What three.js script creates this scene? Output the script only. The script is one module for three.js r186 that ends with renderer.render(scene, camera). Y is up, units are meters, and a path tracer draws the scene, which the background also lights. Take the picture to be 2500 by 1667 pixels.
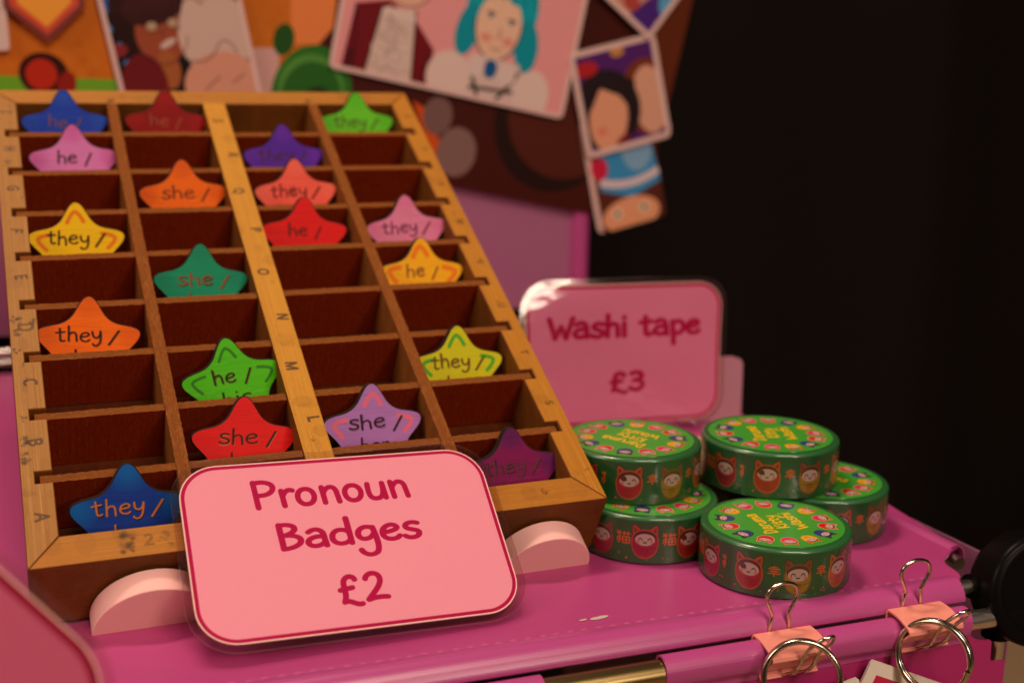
import * as THREE from 'three';
import { RectAreaLightUniformsLib } from 'three/addons/lights/RectAreaLightUniformsLib.js';
import { mergeGeometries } from 'three/addons/utils/BufferGeometryUtils.js';

// ---------- camera, light, exposure ----------
const scene = new THREE.Scene();
scene.background = new THREE.Color().setRGB(0.008, 0.006, 0.006);
const W = 1024, H = 682;
const renderer = new THREE.WebGLRenderer({ antialias: true });
renderer.setSize(W, H);
renderer.toneMapping = THREE.LinearToneMapping;
renderer.toneMappingExposure = 1.25;
renderer.shadowMap.enabled = true;
const camera = new THREE.PerspectiveCamera(30.12, W / H, 0.01, 20);
const V = (x, y, z) => new THREE.Vector3(x, y, z);
camera.position.set(-0.101365, 0.148263, 0.275947);
camera.quaternion.setFromRotationMatrix(new THREE.Matrix4().makeBasis(V(0.93593, 0.020267, 0.351601), V(0.060164, 0.974466, -0.216323), V(-0.347008, 0.223617, 0.910813)));
camera.focus = 0.35;
camera.userData.fStop = 8.8;
RectAreaLightUniformsLib.init();
const key = new THREE.RectAreaLight(new THREE.Color().setRGB(1, 0.75, 0.57), 40, 0.5, 0.5);
key.name = 'ceiling_panel'; key.position.set(-0.2, 1.3, -0.55); key.lookAt(0.02, 0, -0.1); scene.add(key);
const fill = new THREE.RectAreaLight(new THREE.Color().setRGB(1, 0.75, 0.57), 9, 0.7, 0.5);
fill.name = 'aisle_panel'; fill.position.set(0.1, 1.12, 0.98); fill.lookAt(0.0, 0.02, -0.1); scene.add(fill);
const side = new THREE.RectAreaLight(new THREE.Color().setRGB(1, 0.76, 0.58), 6.5, 0.5, 0.5);
side.name = 'side_panel'; side.position.set(-1.2, 0.75, 0.15); side.lookAt(0, 0.04, -0.12); scene.add(side);
const spot = new THREE.SpotLight(new THREE.Color().setRGB(1, 0.78, 0.6), 0.75, 0, 0.4, 0.6);
spot.name = 'stall_spot'; spot.position.set(0.37, 0.42, 1.16); spot.target.position.set(0.05, 0.02, -0.15); spot.castShadow = true; spot.shadow.radius = 5; scene.add(spot, spot.target);

// ---------- helpers ----------
let seed = 7;
const rnd = () => { seed = (seed + 0x6d2b79f5) | 0; let t = Math.imul(seed ^ (seed >>> 15), 1 | seed); t = (t + Math.imul(t ^ (t >>> 7), 61 | t)) ^ t; return ((t ^ (t >>> 14)) >>> 0) / 4294967296; };
const used = {};
const numbered = (n) => { used[n] = (used[n] ?? -1) + 1; return used[n] ? `${n}_${String(used[n]).padStart(3, '0')}` : n; };
function tag(o, label, category, group, kind) { if (label) o.userData.label = label; if (category) o.userData.category = category; if (group) o.userData.group = group; if (kind) o.userData.kind = kind; return o; }
function thing(name, label, category, group) { const g = new THREE.Group(); g.name = numbered(name); scene.add(g); return tag(g, label, category, group); }
function part(name, geo, mat, parent, label) { const m = new THREE.Mesh(geo, mat); m.name = name; m.castShadow = m.receiveShadow = true; parent.add(m); if (label) m.userData.label = label; return m; }
const mm = (x) => x / 1000;
function canvas(w, h, draw) { const c = document.createElement('canvas'); c.width = w; c.height = h; draw(c.getContext('2d'), w, h); const t = new THREE.CanvasTexture(c); t.colorSpace = THREE.SRGBColorSpace; t.anisotropy = 8; return t; }
function heightMap(w, h, f) { const d = new Uint8Array(w * h * 4); for (let y = 0; y < h; y++) for (let x = 0; x < w; x++) { const v = Math.max(0, Math.min(255, f(x, y) * 255)), i = (y * w + x) * 4; d[i] = d[i + 1] = d[i + 2] = v; d[i + 3] = 255; } const t = new THREE.DataTexture(d, w, h); t.magFilter = THREE.LinearFilter; t.wrapS = t.wrapT = THREE.RepeatWrapping; t.needsUpdate = true; return t; }
const rgb = (r, g, b) => new THREE.Color().setRGB(r, g, b);
const std = (r, g, b, o = {}) => new THREE.MeshPhysicalMaterial({ color: rgb(r, g, b), roughness: 0.7, specularIntensity: o.metalness ? 1 : 0.4, side: THREE.DoubleSide, ...o });
const phys = (r, g, b, o = {}) => new THREE.MeshPhysicalMaterial({ color: rgb(r, g, b), roughness: 0.5, side: THREE.DoubleSide, ...o });
function wave(n, amp, f = 8) { const k = []; for (let i = 0; i < n; i++) k.push([(rnd() * f - f / 2) | 0, (rnd() * f - f / 2) | 0, rnd() * 6.28, amp * rnd()]); return (u, v) => k.reduce((s, [a, b, p, q]) => s + q * Math.sin(6.2832 * (a * u + b * v) + p), 0); }

// strokes of a rounded hand, cap height 10, baseline 0
const HAND = {
  P: [7.5, 'M1 0L0.5 -10M0.4 -9.6C4 -10.6 7 -9 6 -6.6C5 -4.8 3 -4.6 1 -4.8'], r: [5.2, 'M1 -6L1.4 0M1.3 -4C2 -5.8 3.2 -6.6 4.4 -5.8'], o: [7.4, 'M3 -6C-0.4 -6 -0.2 0 3 0C6.4 0 6.4 -6 3 -6'],
  n: [7.2, 'M0.8 -6.2L1.2 0M1.1 -3.8C2 -6.6 5 -7 5.2 -3.6L5.6 0'], u: [7.2, 'M0.6 -6C0.4 -2 0.6 0 2.8 0C5 0 5.4 -2.4 5.3 -6L5.7 0'], B: [7.6, 'M0.6 -10L1 0M0.6 -9.8C5.6 -10.6 6.6 -6.4 1 -5.4C7.6 -6 7.8 -0.4 1 0'],
  a: [6.8, 'M0.8 -6C2.4 -7.6 4.8 -7 4.9 -4.4L5.3 0M4.9 -3.8C2 -4.4 0 -3 0.4 -1.4C1 0.4 4 0.2 5 -1.6'], d: [7.2, 'M5.2 -10.5L5.6 0M5.3 -4.6C3.6 -6.8 0.4 -6 0.4 -2.8C0.4 0.4 4.2 0.6 5.5 -1.6'],
  g: [7, 'M5 -5.4C3 -7 0.4 -5.6 0.6 -3C0.8 -0.6 3.8 -0.4 5 -3M5 -5.8C5.6 -2 6.2 3 5 4.6C3.2 6.4 1 5 0.6 3.2'], e: [6.6, 'M0.6 -3C3 -3.2 5.4 -3.8 5 -5C4.2 -7 0.8 -6 0.6 -3C0.4 0.4 4.4 0.6 5.4 -1.2'],
  s: [5.6, 'M4.6 -5.8C3 -6.8 0.8 -6 1 -4.6C1.2 -3 4.8 -3.4 4.6 -1.6C4.4 0.4 1.4 0.6 0.4 -0.8'], '£': [8, 'M5.4 -8.2C5 -10 2.4 -10 1.8 -7.6C1.4 -5.6 2.4 -3 1 0C3 -1 4.4 1.8 6.4 1.2M0.4 -4.6L4.2 -5.2'],
  2: [7.5, 'M0.8 -8C1.4 -10.6 5.6 -10.6 5.4 -7.2C5.2 -4.6 2 -2 0.6 0C2.6 -0.6 4.6 -0.8 6.8 -0.4'], 3: [7, 'M0.8 -9C3 -10.6 5.8 -9.4 5 -7C4.4 -5.6 2.8 -5.4 2 -5.2C5 -5.6 6.6 -3.4 5.2 -1.2C4 0.6 1.6 0.4 0.4 -1'],
  W: [9.8, 'M0 -9L2.2 0L4.6 -5.4L6.6 0L9.2 -9.2'], h: [6.6, 'M1 -10L1 0M1 -3.8C2 -6.4 5 -6.8 5 -3.4L5.2 0'], i: [3, 'M1 -6L1.2 0M1 -8.8L1.05 -8.6'], t: [5.8, 'M2.2 -8.6L2.3 -1.4C2.4 0 3.6 0.2 4.6 -0.6M0.2 -6L4.6 -6.4'],
  p: [6.6, 'M0.8 -6L1.4 4.6M0.9 -4.6C2 -6.8 5.6 -6.6 5.4 -3C5.2 0 2.4 0.4 1.2 -1'], y: [6.6, 'M0.6 -6C0.6 -2.6 1.4 -1.6 3 -1.8C4.4 -2 5 -4 5 -6M5 -6C5.2 -1 5 3 2.6 3.6C1.4 3.8 0.8 3 0.6 2.4'],
  m: [9, 'M0.6 -6L0.9 0M0.9 -3.8C1.6 -6.4 4 -6.6 4 -3.6L4.1 0M4 -3.6C4.8 -6.4 7.2 -6.6 7.2 -3.6L7.5 0'], '/': [4.6, 'M0.2 1.6L3.8 -8'], D: [8, 'M1 0L0.6 -10C6 -11 8.4 -1.6 1 0'], K: [7, 'M0.8 -10L1 0M5.6 -9.6L1 -4.6L6 0'], ' ': [4.5, ''],
};
function hand(ctx, text, x0, x1, base, cap, lw, color, jit = 0) {
  const adv = [...text].reduce((s, c) => s + HAND[c][0], 0) - 1, sy = cap / 10, sx = (x1 - x0) / adv;
  ctx.lineCap = ctx.lineJoin = 'round'; ctx.strokeStyle = color; let x = 0;
  for (const c of text) { ctx.save(); ctx.translate(x0 + x * sx, base); if (jit) { ctx.rotate((rnd() - 0.5) * jit); ctx.translate(0, (rnd() - 0.5) * cap * jit); } ctx.scale(sx, sy); ctx.lineWidth = lw / Math.sqrt(sx * sy); if (HAND[c][1]) ctx.stroke(new Path2D(HAND[c][1])); ctx.restore(); x += HAND[c][0]; }
}
// a thin card with rounded corners, front and back and its edge, lying in x,y and facing z
function sheetGeo(w, h, r, t, nx = 24, ny = 28, bend = () => 0) {
  const P = [], U = [], I = [], groups = [];
  const row = (j) => -Math.cos(Math.PI * j / ny) * h / 2;
  const half = (y) => { const k = Math.max(0, Math.abs(y) - (h / 2 - r)); return w / 2 - r + Math.sqrt(Math.max(0, r * r - k * k)); };
  const pt = (i, j) => { const y = row(j), x = (2 * i / nx - 1) * half(y); return [x, y]; };
  const put = (x, y, z) => { P.push(x, y, z); U.push(x / w + 0.5, y / h + 0.5); return P.length / 3 - 1; };
  for (const s of [1, -1]) {
    const b = P.length / 3, start = I.length;
    for (let j = 0; j <= ny; j++) for (let i = 0; i <= nx; i++) { const [x, y] = pt(i, j); put(x, y, bend(x / w, y / h) + s * t / 2); }
    for (let j = 0; j < ny; j++) for (let i = 0; i < nx; i++) { const a = b + j * (nx + 1) + i, q = a + nx + 1; if (s > 0) I.push(a, a + 1, q + 1, a, q + 1, q); else I.push(a, q + 1, a + 1, a, q, q + 1); }
    if (s > 0) groups.push([start, I.length - start, 0]);
  }
  const start = groups[0][1], loop = [];
  for (let i = 0; i <= nx; i++) loop.push(pt(i, 0)); for (let j = 1; j <= ny; j++) loop.push(pt(nx, j)); for (let i = nx - 1; i >= 0; i--) loop.push(pt(i, ny)); for (let j = ny - 1; j >= 0; j--) loop.push(pt(0, j));
  const b = P.length / 3;
  for (const [x, y] of loop) { const z = bend(x / w, y / h); put(x, y, z - t / 2); put(x, y, z + t / 2); }
  for (let k = 0; k < loop.length - 1; k++) { const a = b + 2 * k; I.push(a, a + 2, a + 3, a, a + 3, a + 1); }
  const g = new THREE.BufferGeometry();
  g.setAttribute('position', new THREE.Float32BufferAttribute(P, 3)); g.setAttribute('uv', new THREE.Float32BufferAttribute(U, 2)); g.setIndex(I);
  g.addGroup(0, start, 0); g.addGroup(start, I.length - start, 1); g.computeVertexNormals(); return g;
}
// a bent strip: polyline in (z, y), given thickness, drawn out along x from x0 to x1
function ribbon(pts, t, x0, x1, bevel = 0) {
  const L = [], R = [];
  pts.forEach(([z, y], i) => { const a = pts[Math.max(0, i - 1)], c = pts[Math.min(pts.length - 1, i + 1)]; const d = new THREE.Vector2(c[0] - a[0], c[1] - a[1]).normalize(); L.push([z - d.y * t / 2, y + d.x * t / 2]); R.unshift([z + d.y * t / 2, y - d.x * t / 2]); });
  const s = new THREE.Shape([...L, ...R].map(([z, y]) => new THREE.Vector2(z, y)));
  const g = new THREE.ExtrudeGeometry(s, { depth: x1 - x0, bevelEnabled: bevel > 0, bevelSize: bevel, bevelThickness: bevel, bevelSegments: 2, steps: 1 });
  g.applyMatrix4(new THREE.Matrix4().set(0, 0, -1, x1, 0, 1, 0, 0, 1, 0, 0, 0, 0, 0, 0, 1)); return g;
}
const smooth = (pts, n = 24) => new THREE.SplineCurve(pts.map((p) => new THREE.Vector2(...p))).getPoints(n).map((p) => [p.x, p.y]);
const wire = (pts, r, closed = false, n = 90) => new THREE.TubeGeometry(new THREE.CatmullRomCurve3(pts.map((p) => V(...p)), closed, 'centripetal'), n, r, 10, closed);
function rodGeo(a, b, r, seg = 24) { const A = V(...a), B = V(...b), d = B.clone().sub(A), g = new THREE.CylinderGeometry(r, r, d.length(), seg); g.applyQuaternion(new THREE.Quaternion().setFromUnitVectors(V(0, 1, 0), d.clone().normalize())); g.translate((A.x + B.x) / 2, (A.y + B.y) / 2, (A.z + B.z) / 2); return g; }

// ---------- surfaces ----------
const softBump = (() => { const f = wave(14, 0.06); return heightMap(256, 256, (x, y) => 0.5 + f(x / 256, y / 256) + (rnd() - 0.5) * 0.12); })();
const grainBump = heightMap(256, 256, () => 0.3 + rnd() * 0.7);
const scuffs = canvas(1024, 1024, (c, w) => { c.fillStyle = 'rgb(104,104,104)'; c.fillRect(0, 0, w, w); for (let i = 0; i < 260; i++) { const v = rnd() < 0.6 ? 170 : 70; c.strokeStyle = `rgba(${v},${v},${v},${0.1 + rnd() * 0.35})`; c.lineWidth = 0.6 + rnd() * 1.6; c.beginPath(); const x = rnd() * w, y = rnd() * w, a = rnd() * 6.3, l = 10 + rnd() * 120; c.moveTo(x, y); c.quadraticCurveTo(x + Math.cos(a) * l * 0.5 + (rnd() - 0.5) * 20, y + Math.sin(a) * l * 0.5 + (rnd() - 0.5) * 20, x + Math.cos(a) * l, y + Math.sin(a) * l); c.stroke(); } for (let i = 0; i < 90; i++) { const x = rnd() * w, y = rnd() * w, q = 20 + rnd() * 110, g = c.createRadialGradient(x, y, 2, x, y, q), v = rnd() < 0.5 ? 150 : 80; g.addColorStop(0, `rgba(${v},${v},${v},0.28)`); g.addColorStop(1, `rgba(${v},${v},${v},0)`); c.fillStyle = g; c.fillRect(x - q, y - q, 2 * q, 2 * q); } });
scuffs.colorSpace = THREE.NoColorSpace; scuffs.wrapS = scuffs.wrapT = THREE.RepeatWrapping; scuffs.repeat.set(4, 4);
const PINK = phys(0.45, 0.05, 0.215, { roughness: 1, roughnessMap: scuffs, clearcoat: 0.35, clearcoatRoughness: 0.3, bumpMap: grainBump, bumpScale: 0.00004, sheen: 0 });
const PINKSLEEVE = phys(0.46, 0.062, 0.25, { roughness: 0.34, clearcoat: 0.6, clearcoatRoughness: 0.3, bumpMap: grainBump, bumpScale: 0.00003 });
const PINKPANEL = phys(0.54, 0.18, 0.36, { roughness: 0.45, transmission: 0.35, thickness: 0, bumpMap: grainBump, bumpScale: 0.00003 });
const CHROME = std(0.8, 0.74, 0.68, { metalness: 1, roughness: 0.28 });
const NICKEL = std(0.62, 0.53, 0.42, { metalness: 1, roughness: 0.2 });
const BLACK = phys(0.004, 0.0035, 0.0035, { roughness: 0.34, specularIntensity: 0.14 });

// ---------- the stall table and the black cloth behind ----------
{
  const t = part('table', new THREE.BoxGeometry(2.6, 0.03, 1.3).translate(0.5, -0.265, 0.235), std(0.3, 0.2, 0.11, { roughness: 0.85, bumpMap: softBump, bumpScale: 0.0006 }), scene);
  tag(t, null, null, null, 'structure');
  const g = new THREE.PlaneGeometry(3.4, 1.9, 220, 8), p = g.attributes.position;
  for (let i = 0; i < p.count; i++) { const x = p.getX(i); p.setZ(i, 0.012 * Math.sin(x * 19 + 0.6 * Math.sin(x * 7)) + 0.005 * Math.sin(x * 47 + p.getY(i))); }
  g.computeVertexNormals();
  const c = part('cloth_backdrop', g, std(0.012, 0.009, 0.0085, { roughness: 1, specularIntensity: 0.03, bumpMap: grainBump, bumpScale: 0.0005 }), scene); c.position.set(0.7, 0.66, -0.455);
  tag(c, 'plain black cloth hanging behind the whole stall', 'cloth');
}

// ---------- the pink rack everything stands on ----------
const rack = thing('plastic_rack', 'magenta plastic sheet rack on steel rods carrying the whole display', 'rack');
{
  const right = (z) => 0.1624 - 0.079 * (z + 0.0181);
  const s = new THREE.Shape(); // in (x, -z)
  s.moveTo(-0.36, 0.0002); s.lineTo(0.1436, 0.0002); s.bezierCurveTo(0.1492, 0.0019, 0.1492, 0.006, 0.1496, 0.0101); s.bezierCurveTo(0.15, 0.0135, 0.152, 0.0155, 0.154, 0.0165); s.bezierCurveTo(0.157, 0.019, 0.16, 0.0215, right(-0.0222), 0.0222);
  s.lineTo(right(-0.33), 0.33); s.lineTo(-0.36, 0.33);
  const g = new THREE.ExtrudeGeometry(s, { depth: 0.0008, bevelEnabled: false, curveSegments: 20 }); g.rotateX(-Math.PI / 2); g.translate(0, -0.0008, 0);
  part('top_sheet', g, PINK, rack);
  const dots = [];
  for (let x = -0.2; x < 0.14; x += 0.0040) { const d = new THREE.SphereGeometry(0.0006, 8, 5); d.scale(1.7, 0.07, 1.1); d.translate(x + (rnd() - 0.5) * 0.0006, 0.00004, -0.0052 + (rnd() - 0.5) * 0.0003); dots.push(d); }
  tag(part('weld_seam', mergeGeometries(dots), phys(0.54, 0.09, 0.3, { roughness: 0.4 }), rack), null, null, null, 'stuff');
  part('front_sleeve', ribbon([[-0.0036, 0.0002], [-0.0012, 0.0006], ...smooth([[0, 0.0005], [0.0014, -0.0003], [0.0026, -0.0016], [0.0034, -0.0031], [0.0037, -0.0042]], 12), [0.003, -0.0049], [0.0005, -0.0052], [-0.004, -0.005]], 0.0007, -0.36, 0.1445), PINKSLEEVE, rack);
  // right-hand sleeve: a long soft bulge along the edge
  const sl = []; const n = 12;
  for (let k = 0; k <= n; k++) { const a = Math.PI * (0.78 - 1.15 * k / n); sl.push([0.0042 * Math.cos(a), 0.0042 * Math.sin(a) - 0.0032]); }
  const sg = new THREE.ExtrudeGeometry(new THREE.Shape([...sl.map((p) => new THREE.Vector2(...p)), ...sl.slice().reverse().map(([x, y]) => new THREE.Vector2(x * 0.84, (y + 0.0032) * 0.84 - 0.0032))]), { depth: 0.31, bevelEnabled: false, curveSegments: 4 });
  sg.rotateY(Math.PI - 0.0788); sg.scale(-1, 1, 1); { const ix = sg.index; if (!ix) { const p = sg.attributes.position, u = sg.attributes.uv; for (let i = 0; i < p.count; i += 3) for (const at of [p, u]) for (let c = 0; c < at.itemSize; c++) { const a = at.array[(i + 1) * at.itemSize + c]; at.array[(i + 1) * at.itemSize + c] = at.array[(i + 2) * at.itemSize + c]; at.array[(i + 2) * at.itemSize + c] = a; } } }
  sg.computeVertexNormals(); sg.translate(right(-0.022) - 0.0012, 0, -0.0215);
  part('side_sleeve', sg, PINKSLEEVE, rack);
  const prof = [[0.0073, -0.015], [0.0069, -0.0132], [0.005, -0.0112], [0.0045, -0.0085], [0.0045, -0.0062], ...smooth([[0.005, -0.0053], [0.0068, -0.0046], [0.0088, -0.005], [0.0102, -0.0065], [0.0107, -0.0085], [0.0101, -0.0112], [0.0085, -0.0132], [0.0081, -0.015]], 20)];
  part('panel_sleeve', ribbon(prof, 0.0006, -0.36, 0.0108), PINKSLEEVE, rack);
  part('panel_sleeve', ribbon(prof, 0.0006, 0.0444, 0.1418), PINKSLEEVE, rack);
  part('bare_rod', rodGeo([0.004, -0.0092, 0.0069], [0.052, -0.0092, 0.0069], 0.0037, 32), std(0.4, 0.29, 0.12, { metalness: 1, roughness: 0.3 }), rack, 'gold brown metal rod showing in the gap of the sleeve');
  part('panel_rod', rodGeo([0.052, -0.0092, 0.0069], [0.157, -0.0092, 0.0069], 0.0028), CHROME, rack);
  const f = new THREE.Shape([[-0.36, -0.0125], [0.0108, -0.0125], [0.0108, -0.02], [0.0444, -0.02], [0.0444, -0.0125], [0.1432, -0.0118], ...smooth([[0.1438, -0.0125], [0.1452, -0.0142], [0.1478, -0.0153], [0.1512, -0.0157]], 14), ...smooth([[0.1518, -0.0162], [0.152, -0.019], [0.1522, -0.022], [0.1528, -0.0228]], 10), [0.1576, -0.0232], [0.1576, -0.235], [-0.36, -0.235]].map((p) => new THREE.Vector2(...p)));
  const fg = new THREE.ExtrudeGeometry(f, { depth: 0.0007, bevelEnabled: false }); fg.translate(0, 0, 0.0074);
  part('front_panel', fg, phys(0.41, 0.018, 0.14, { roughness: 0.5, bumpMap: grainBump, bumpScale: 0.00004 }), rack);
  const pg = new THREE.BoxGeometry(0.0007, 0.225, 0.3); pg.rotateY(0.0788); pg.translate(0.1715, -0.121, -0.168);
  part('side_panel', pg, PINKPANEL, rack);
  const bg = new THREE.BoxGeometry(0.62, 0.3, 0.0008); bg.translate(-0.1345, 0.164, -0.345); part('back_panel', bg, PINKPANEL, rack);
  part('back_panel_sleeve', rodGeo([0.1725, 0.014, -0.3448], [0.1725, 0.314, -0.3448], 0.0052), PINKSLEEVE, rack);
  part('back_rod', rodGeo([-0.36, 0.0082, -0.336], [0.18, 0.0082, -0.336], 0.0021), CHROME, rack);
  part('back_rod', rodGeo([-0.36, 0.0034, -0.336], [0.18, 0.0034, -0.336], 0.0021), CHROME, rack);
  part('side_rod', rodGeo([0.1598, -0.0034, -0.0172], [0.1846, -0.0034, -0.334], 0.002), CHROME, rack);
  part('front_rod', rodGeo([-0.36, -0.0025, -0.0008], [0.157, -0.0025, -0.0008], 0.0021), CHROME, rack);
  part('corner_post', rodGeo([0.1598, -0.004, 0.001], [0.1598, -0.25, 0.001], 0.0028), CHROME, rack);
  // black round connector at the corner
  const cp = [[0, 0.006], [0.0118, 0.006], [0.0124, 0.0064], [0.0129, 0.0072], [0.0136, 0.0076], [0.0152, 0.0074], [0.0163, 0.0066], [0.0168, 0.005], [0.0168, -0.003], [0.0162, -0.005], [0.014, -0.0062], [0, -0.0062]].map((p) => new THREE.Vector2(...p));
  const cg = new THREE.LatheGeometry(cp, 64); cg.applyQuaternion(new THREE.Quaternion().setFromUnitVectors(V(0, 1, 0), V(-0.12, 0.2, 0.97).normalize())); cg.translate(0.1668, -0.003, 0.004);
  const con = part('corner_connector', cg, BLACK, rack, 'black round plastic connector at the front corner');
  const sock = [[[0.163, -0.0025, -0.0008], [0.1495, -0.0025, -0.0008], 0.0036], [[0.165, -0.0092, 0.0069], [0.153, -0.0092, 0.0069], 0.004], [[0.1598, -0.003, 0.001], [0.1598, -0.019, 0.001], 0.0042]];
  for (const [a, b, r] of sock) part('socket', rodGeo(a, b, r), BLACK, con);
  // scrap of torn label on the sheet
  const sp = new THREE.Shape(); sp.moveTo(-0.0035, -0.0005); sp.bezierCurveTo(-0.002, -0.0016, 0.002, -0.0011, 0.0034, 0); sp.bezierCurveTo(0.0032, 0.0012, 0.001, 0.0014, -0.0008, 0.0006); sp.bezierCurveTo(-0.002, 0.0009, -0.0034, 0.0006, -0.0035, -0.0005);
  const rg = new THREE.ExtrudeGeometry(sp, { depth: 0.00012, bevelEnabled: false }); rg.scale(0.8, 0.75, 1); rg.rotateX(-Math.PI / 2); rg.rotateY(0.02); rg.translate(0.0345, 0.00015, -0.0103);
  const rg2 = rg.clone(); rg2.translate(-0.0345, 0, 0.0103); rg2.scale(0.42, 1, 0.5); rg2.translate(0.0297, 0.00002, -0.0103); const flecks = mergeGeometries([rg, rg2]);
  part('label_scrap', flecks, std(0.55, 0.46, 0.4), rack, 'white scrap of torn label stuck on the sheet');
}

// ---------- the wooden letter tray ----------
const O = V(-0.10476, 0.02417, -0.04466), UX = V(0.99967, 0, -0.02582), DV = V(-0.02266, 0.47938, -0.87731), NN = V(0.01238, 0.87761, 0.47922);
const TK = 1.005, SS = 23.81;
const T = (u, v, w) => O.clone().addScaledVector(UX, mm(u) * TK).addScaledVector(DV, mm(v) * TK).addScaledVector(NN, mm(w) * TK);
function paintWood(ctx, w, h, base, along) {
  ctx.fillStyle = base; ctx.fillRect(0, 0, w, h);
  const L = along === 'y' ? h : w, C = along === 'y' ? w : h;
  for (let i = 0; i < C * 2.4; i++) { const c = rnd() * C, a = rnd() * L, l = (0.03 + rnd() * 0.25) * L, t = 0.5 + rnd() * 1.6; ctx.fillStyle = rnd() < 0.55 ? `rgba(96,50,12,${0.05 + rnd() * 0.13})` : `rgba(255,215,140,${0.04 + rnd() * 0.1})`; if (along === 'y') ctx.fillRect(c, a, t, l); else ctx.fillRect(a, c, l, t); }
  for (let i = 0; i < L * C / 900; i++) { ctx.fillStyle = `rgba(60,30,8,${0.1 + rnd() * 0.25})`; const c = rnd() * C, a = rnd() * L, l = 4 + rnd() * 10; if (along === 'y') ctx.fillRect(c, a, 1, l); else ctx.fillRect(a, c, l, 1); }
  for (let i = 0; i < 26; i++) { ctx.fillStyle = `rgba(70,44,20,${rnd() * 0.1})`; ctx.beginPath(); ctx.ellipse(rnd() * w, rnd() * h, C * (0.1 + rnd() * 0.3), C * (0.1 + rnd() * 0.3), 0, 0, 7); ctx.fill(); }
}
const tray = thing('wooden_tray', 'tilted wooden compartment tray with lettered rails holding star badges', 'tray');
{
  tray.matrix.makeBasis(UX.clone(), DV.clone(), NN.clone()); const base = T(75.5, -6.6, -24.6); tray.matrix.setPosition(base); tray.matrix.scale(V(TK, TK, TK)); tray.matrix.decompose(tray.position, tray.quaternion, tray.scale);
  const off = V(-0.0755, 0.0066, 0.0246);
  const add = (name, g, m, l) => { g.translate(off.x, off.y, off.z); return part(name, g, m, tray, l); };
  const lettered = (u0, v0, w, h, letters, colors, scale, spots) => { // texture over a rail's top face
    const pw = w > h ? 1600 : Math.round(2000 * w / h), ph = w > h ? Math.round(1600 * h / w) : 2000, along = w > h ? 'x' : 'y';
    const t = canvas(pw, ph, (c) => { paintWood(c, pw, ph, colors, along);
      const k = pw / w; c.fillStyle = 'rgba(32,24,20,0.72)';
      for (const [ch, u, v, a, size] of letters) { c.save(); c.translate((u - u0) * k, ph - (v - v0) * k); c.rotate(a + (rnd() - 0.5) * 0.3); c.font = `${Math.round(size * k)}px sans-serif`; c.textAlign = 'center'; c.textBaseline = 'middle'; c.lineWidth = 0.42 * k; c.strokeStyle = `rgba(30,22,24,${scale})`; c.lineJoin = 'round'; c.strokeText(ch, 0, 0); c.restore(); }
      for (const [u, v, r, a] of spots) for (let i = 0; i < 9; i++) { const X = (u - u0 + (rnd() - 0.5) * r * 2) * k, Y = ph - (v - v0 + (rnd() - 0.5) * r * 3) * k, q = k * r * (0.3 + 0.6 * rnd()), g = c.createRadialGradient(X, Y, 0, X, Y, q); g.addColorStop(0, `rgba(20,14,16,${a * (0.25 + 0.5 * rnd())})`); g.addColorStop(1, 'rgba(20,14,16,0)'); c.fillStyle = g; c.fillRect(X - q, Y - q, 2 * q, 2 * q); }
    });
    t.repeat.set(1 / mm(w), 1 / mm(h)); t.offset.set(-u0 / w, -v0 / h); t.wrapS = t.wrapT = THREE.RepeatWrapping; return t;
  };
  const plain = canvas(512, 512, (c, w, h) => paintWood(c, w, h, 'rgb(146,90,34)', 'x')); plain.wrapS = plain.wrapT = THREE.RepeatWrapping; plain.repeat.set(22, 22);
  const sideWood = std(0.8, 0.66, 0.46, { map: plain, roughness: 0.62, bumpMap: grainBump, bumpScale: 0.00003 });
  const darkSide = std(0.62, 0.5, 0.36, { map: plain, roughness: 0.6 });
  const woodTop = (map, tint = [1, 1, 1]) => std(...tint, { map, roughness: 0.58 });
  const ext = (pts, depth, top, mats) => { const g = new THREE.ExtrudeGeometry(new THREE.Shape(pts.map(([x, y]) => new THREE.Vector2(mm(x), mm(y)))), { depth: mm(depth) - 0.0008, bevelEnabled: true, bevelSize: 0.0003, bevelThickness: 0.0004, bevelOffset: -0.0003, bevelSegments: 2 }); g.translate(0, 0, mm(top - depth) + 0.0004); return g; };
  const rows = []; for (let k = 1; k <= 8; k++) rows.push(k * SS);
  const A90 = -Math.PI / 2, D = 22;
  // side rails with a slot for each divider, mitred at the lower end
  const L = [[-3.5, -6.6], [4.5, 3.2]], R = [[147, 3.2], [155, -6.6]];
  for (const v of rows) { L.push([4.5, v - 1.9], [0, v - 1.9], [0, v + 2.3], [4.5, v + 2.3]); R.unshift([147, v - 1.9], [151.2, v - 1.9], [151.2, v + 2.3], [147, v + 2.3]); }
  const Rr = [[155, -6.6]]; Rr.push([155, 220], [147, 210.6]); for (const v of rows.slice().reverse()) Rr.push([147, v + 2.3], [151.2, v + 2.3], [151.2, v - 1.9], [147, v - 1.9]); Rr.push([147, 3.2]);
  L.push([4.5, 210.6], [-3.5, 220]);
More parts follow.
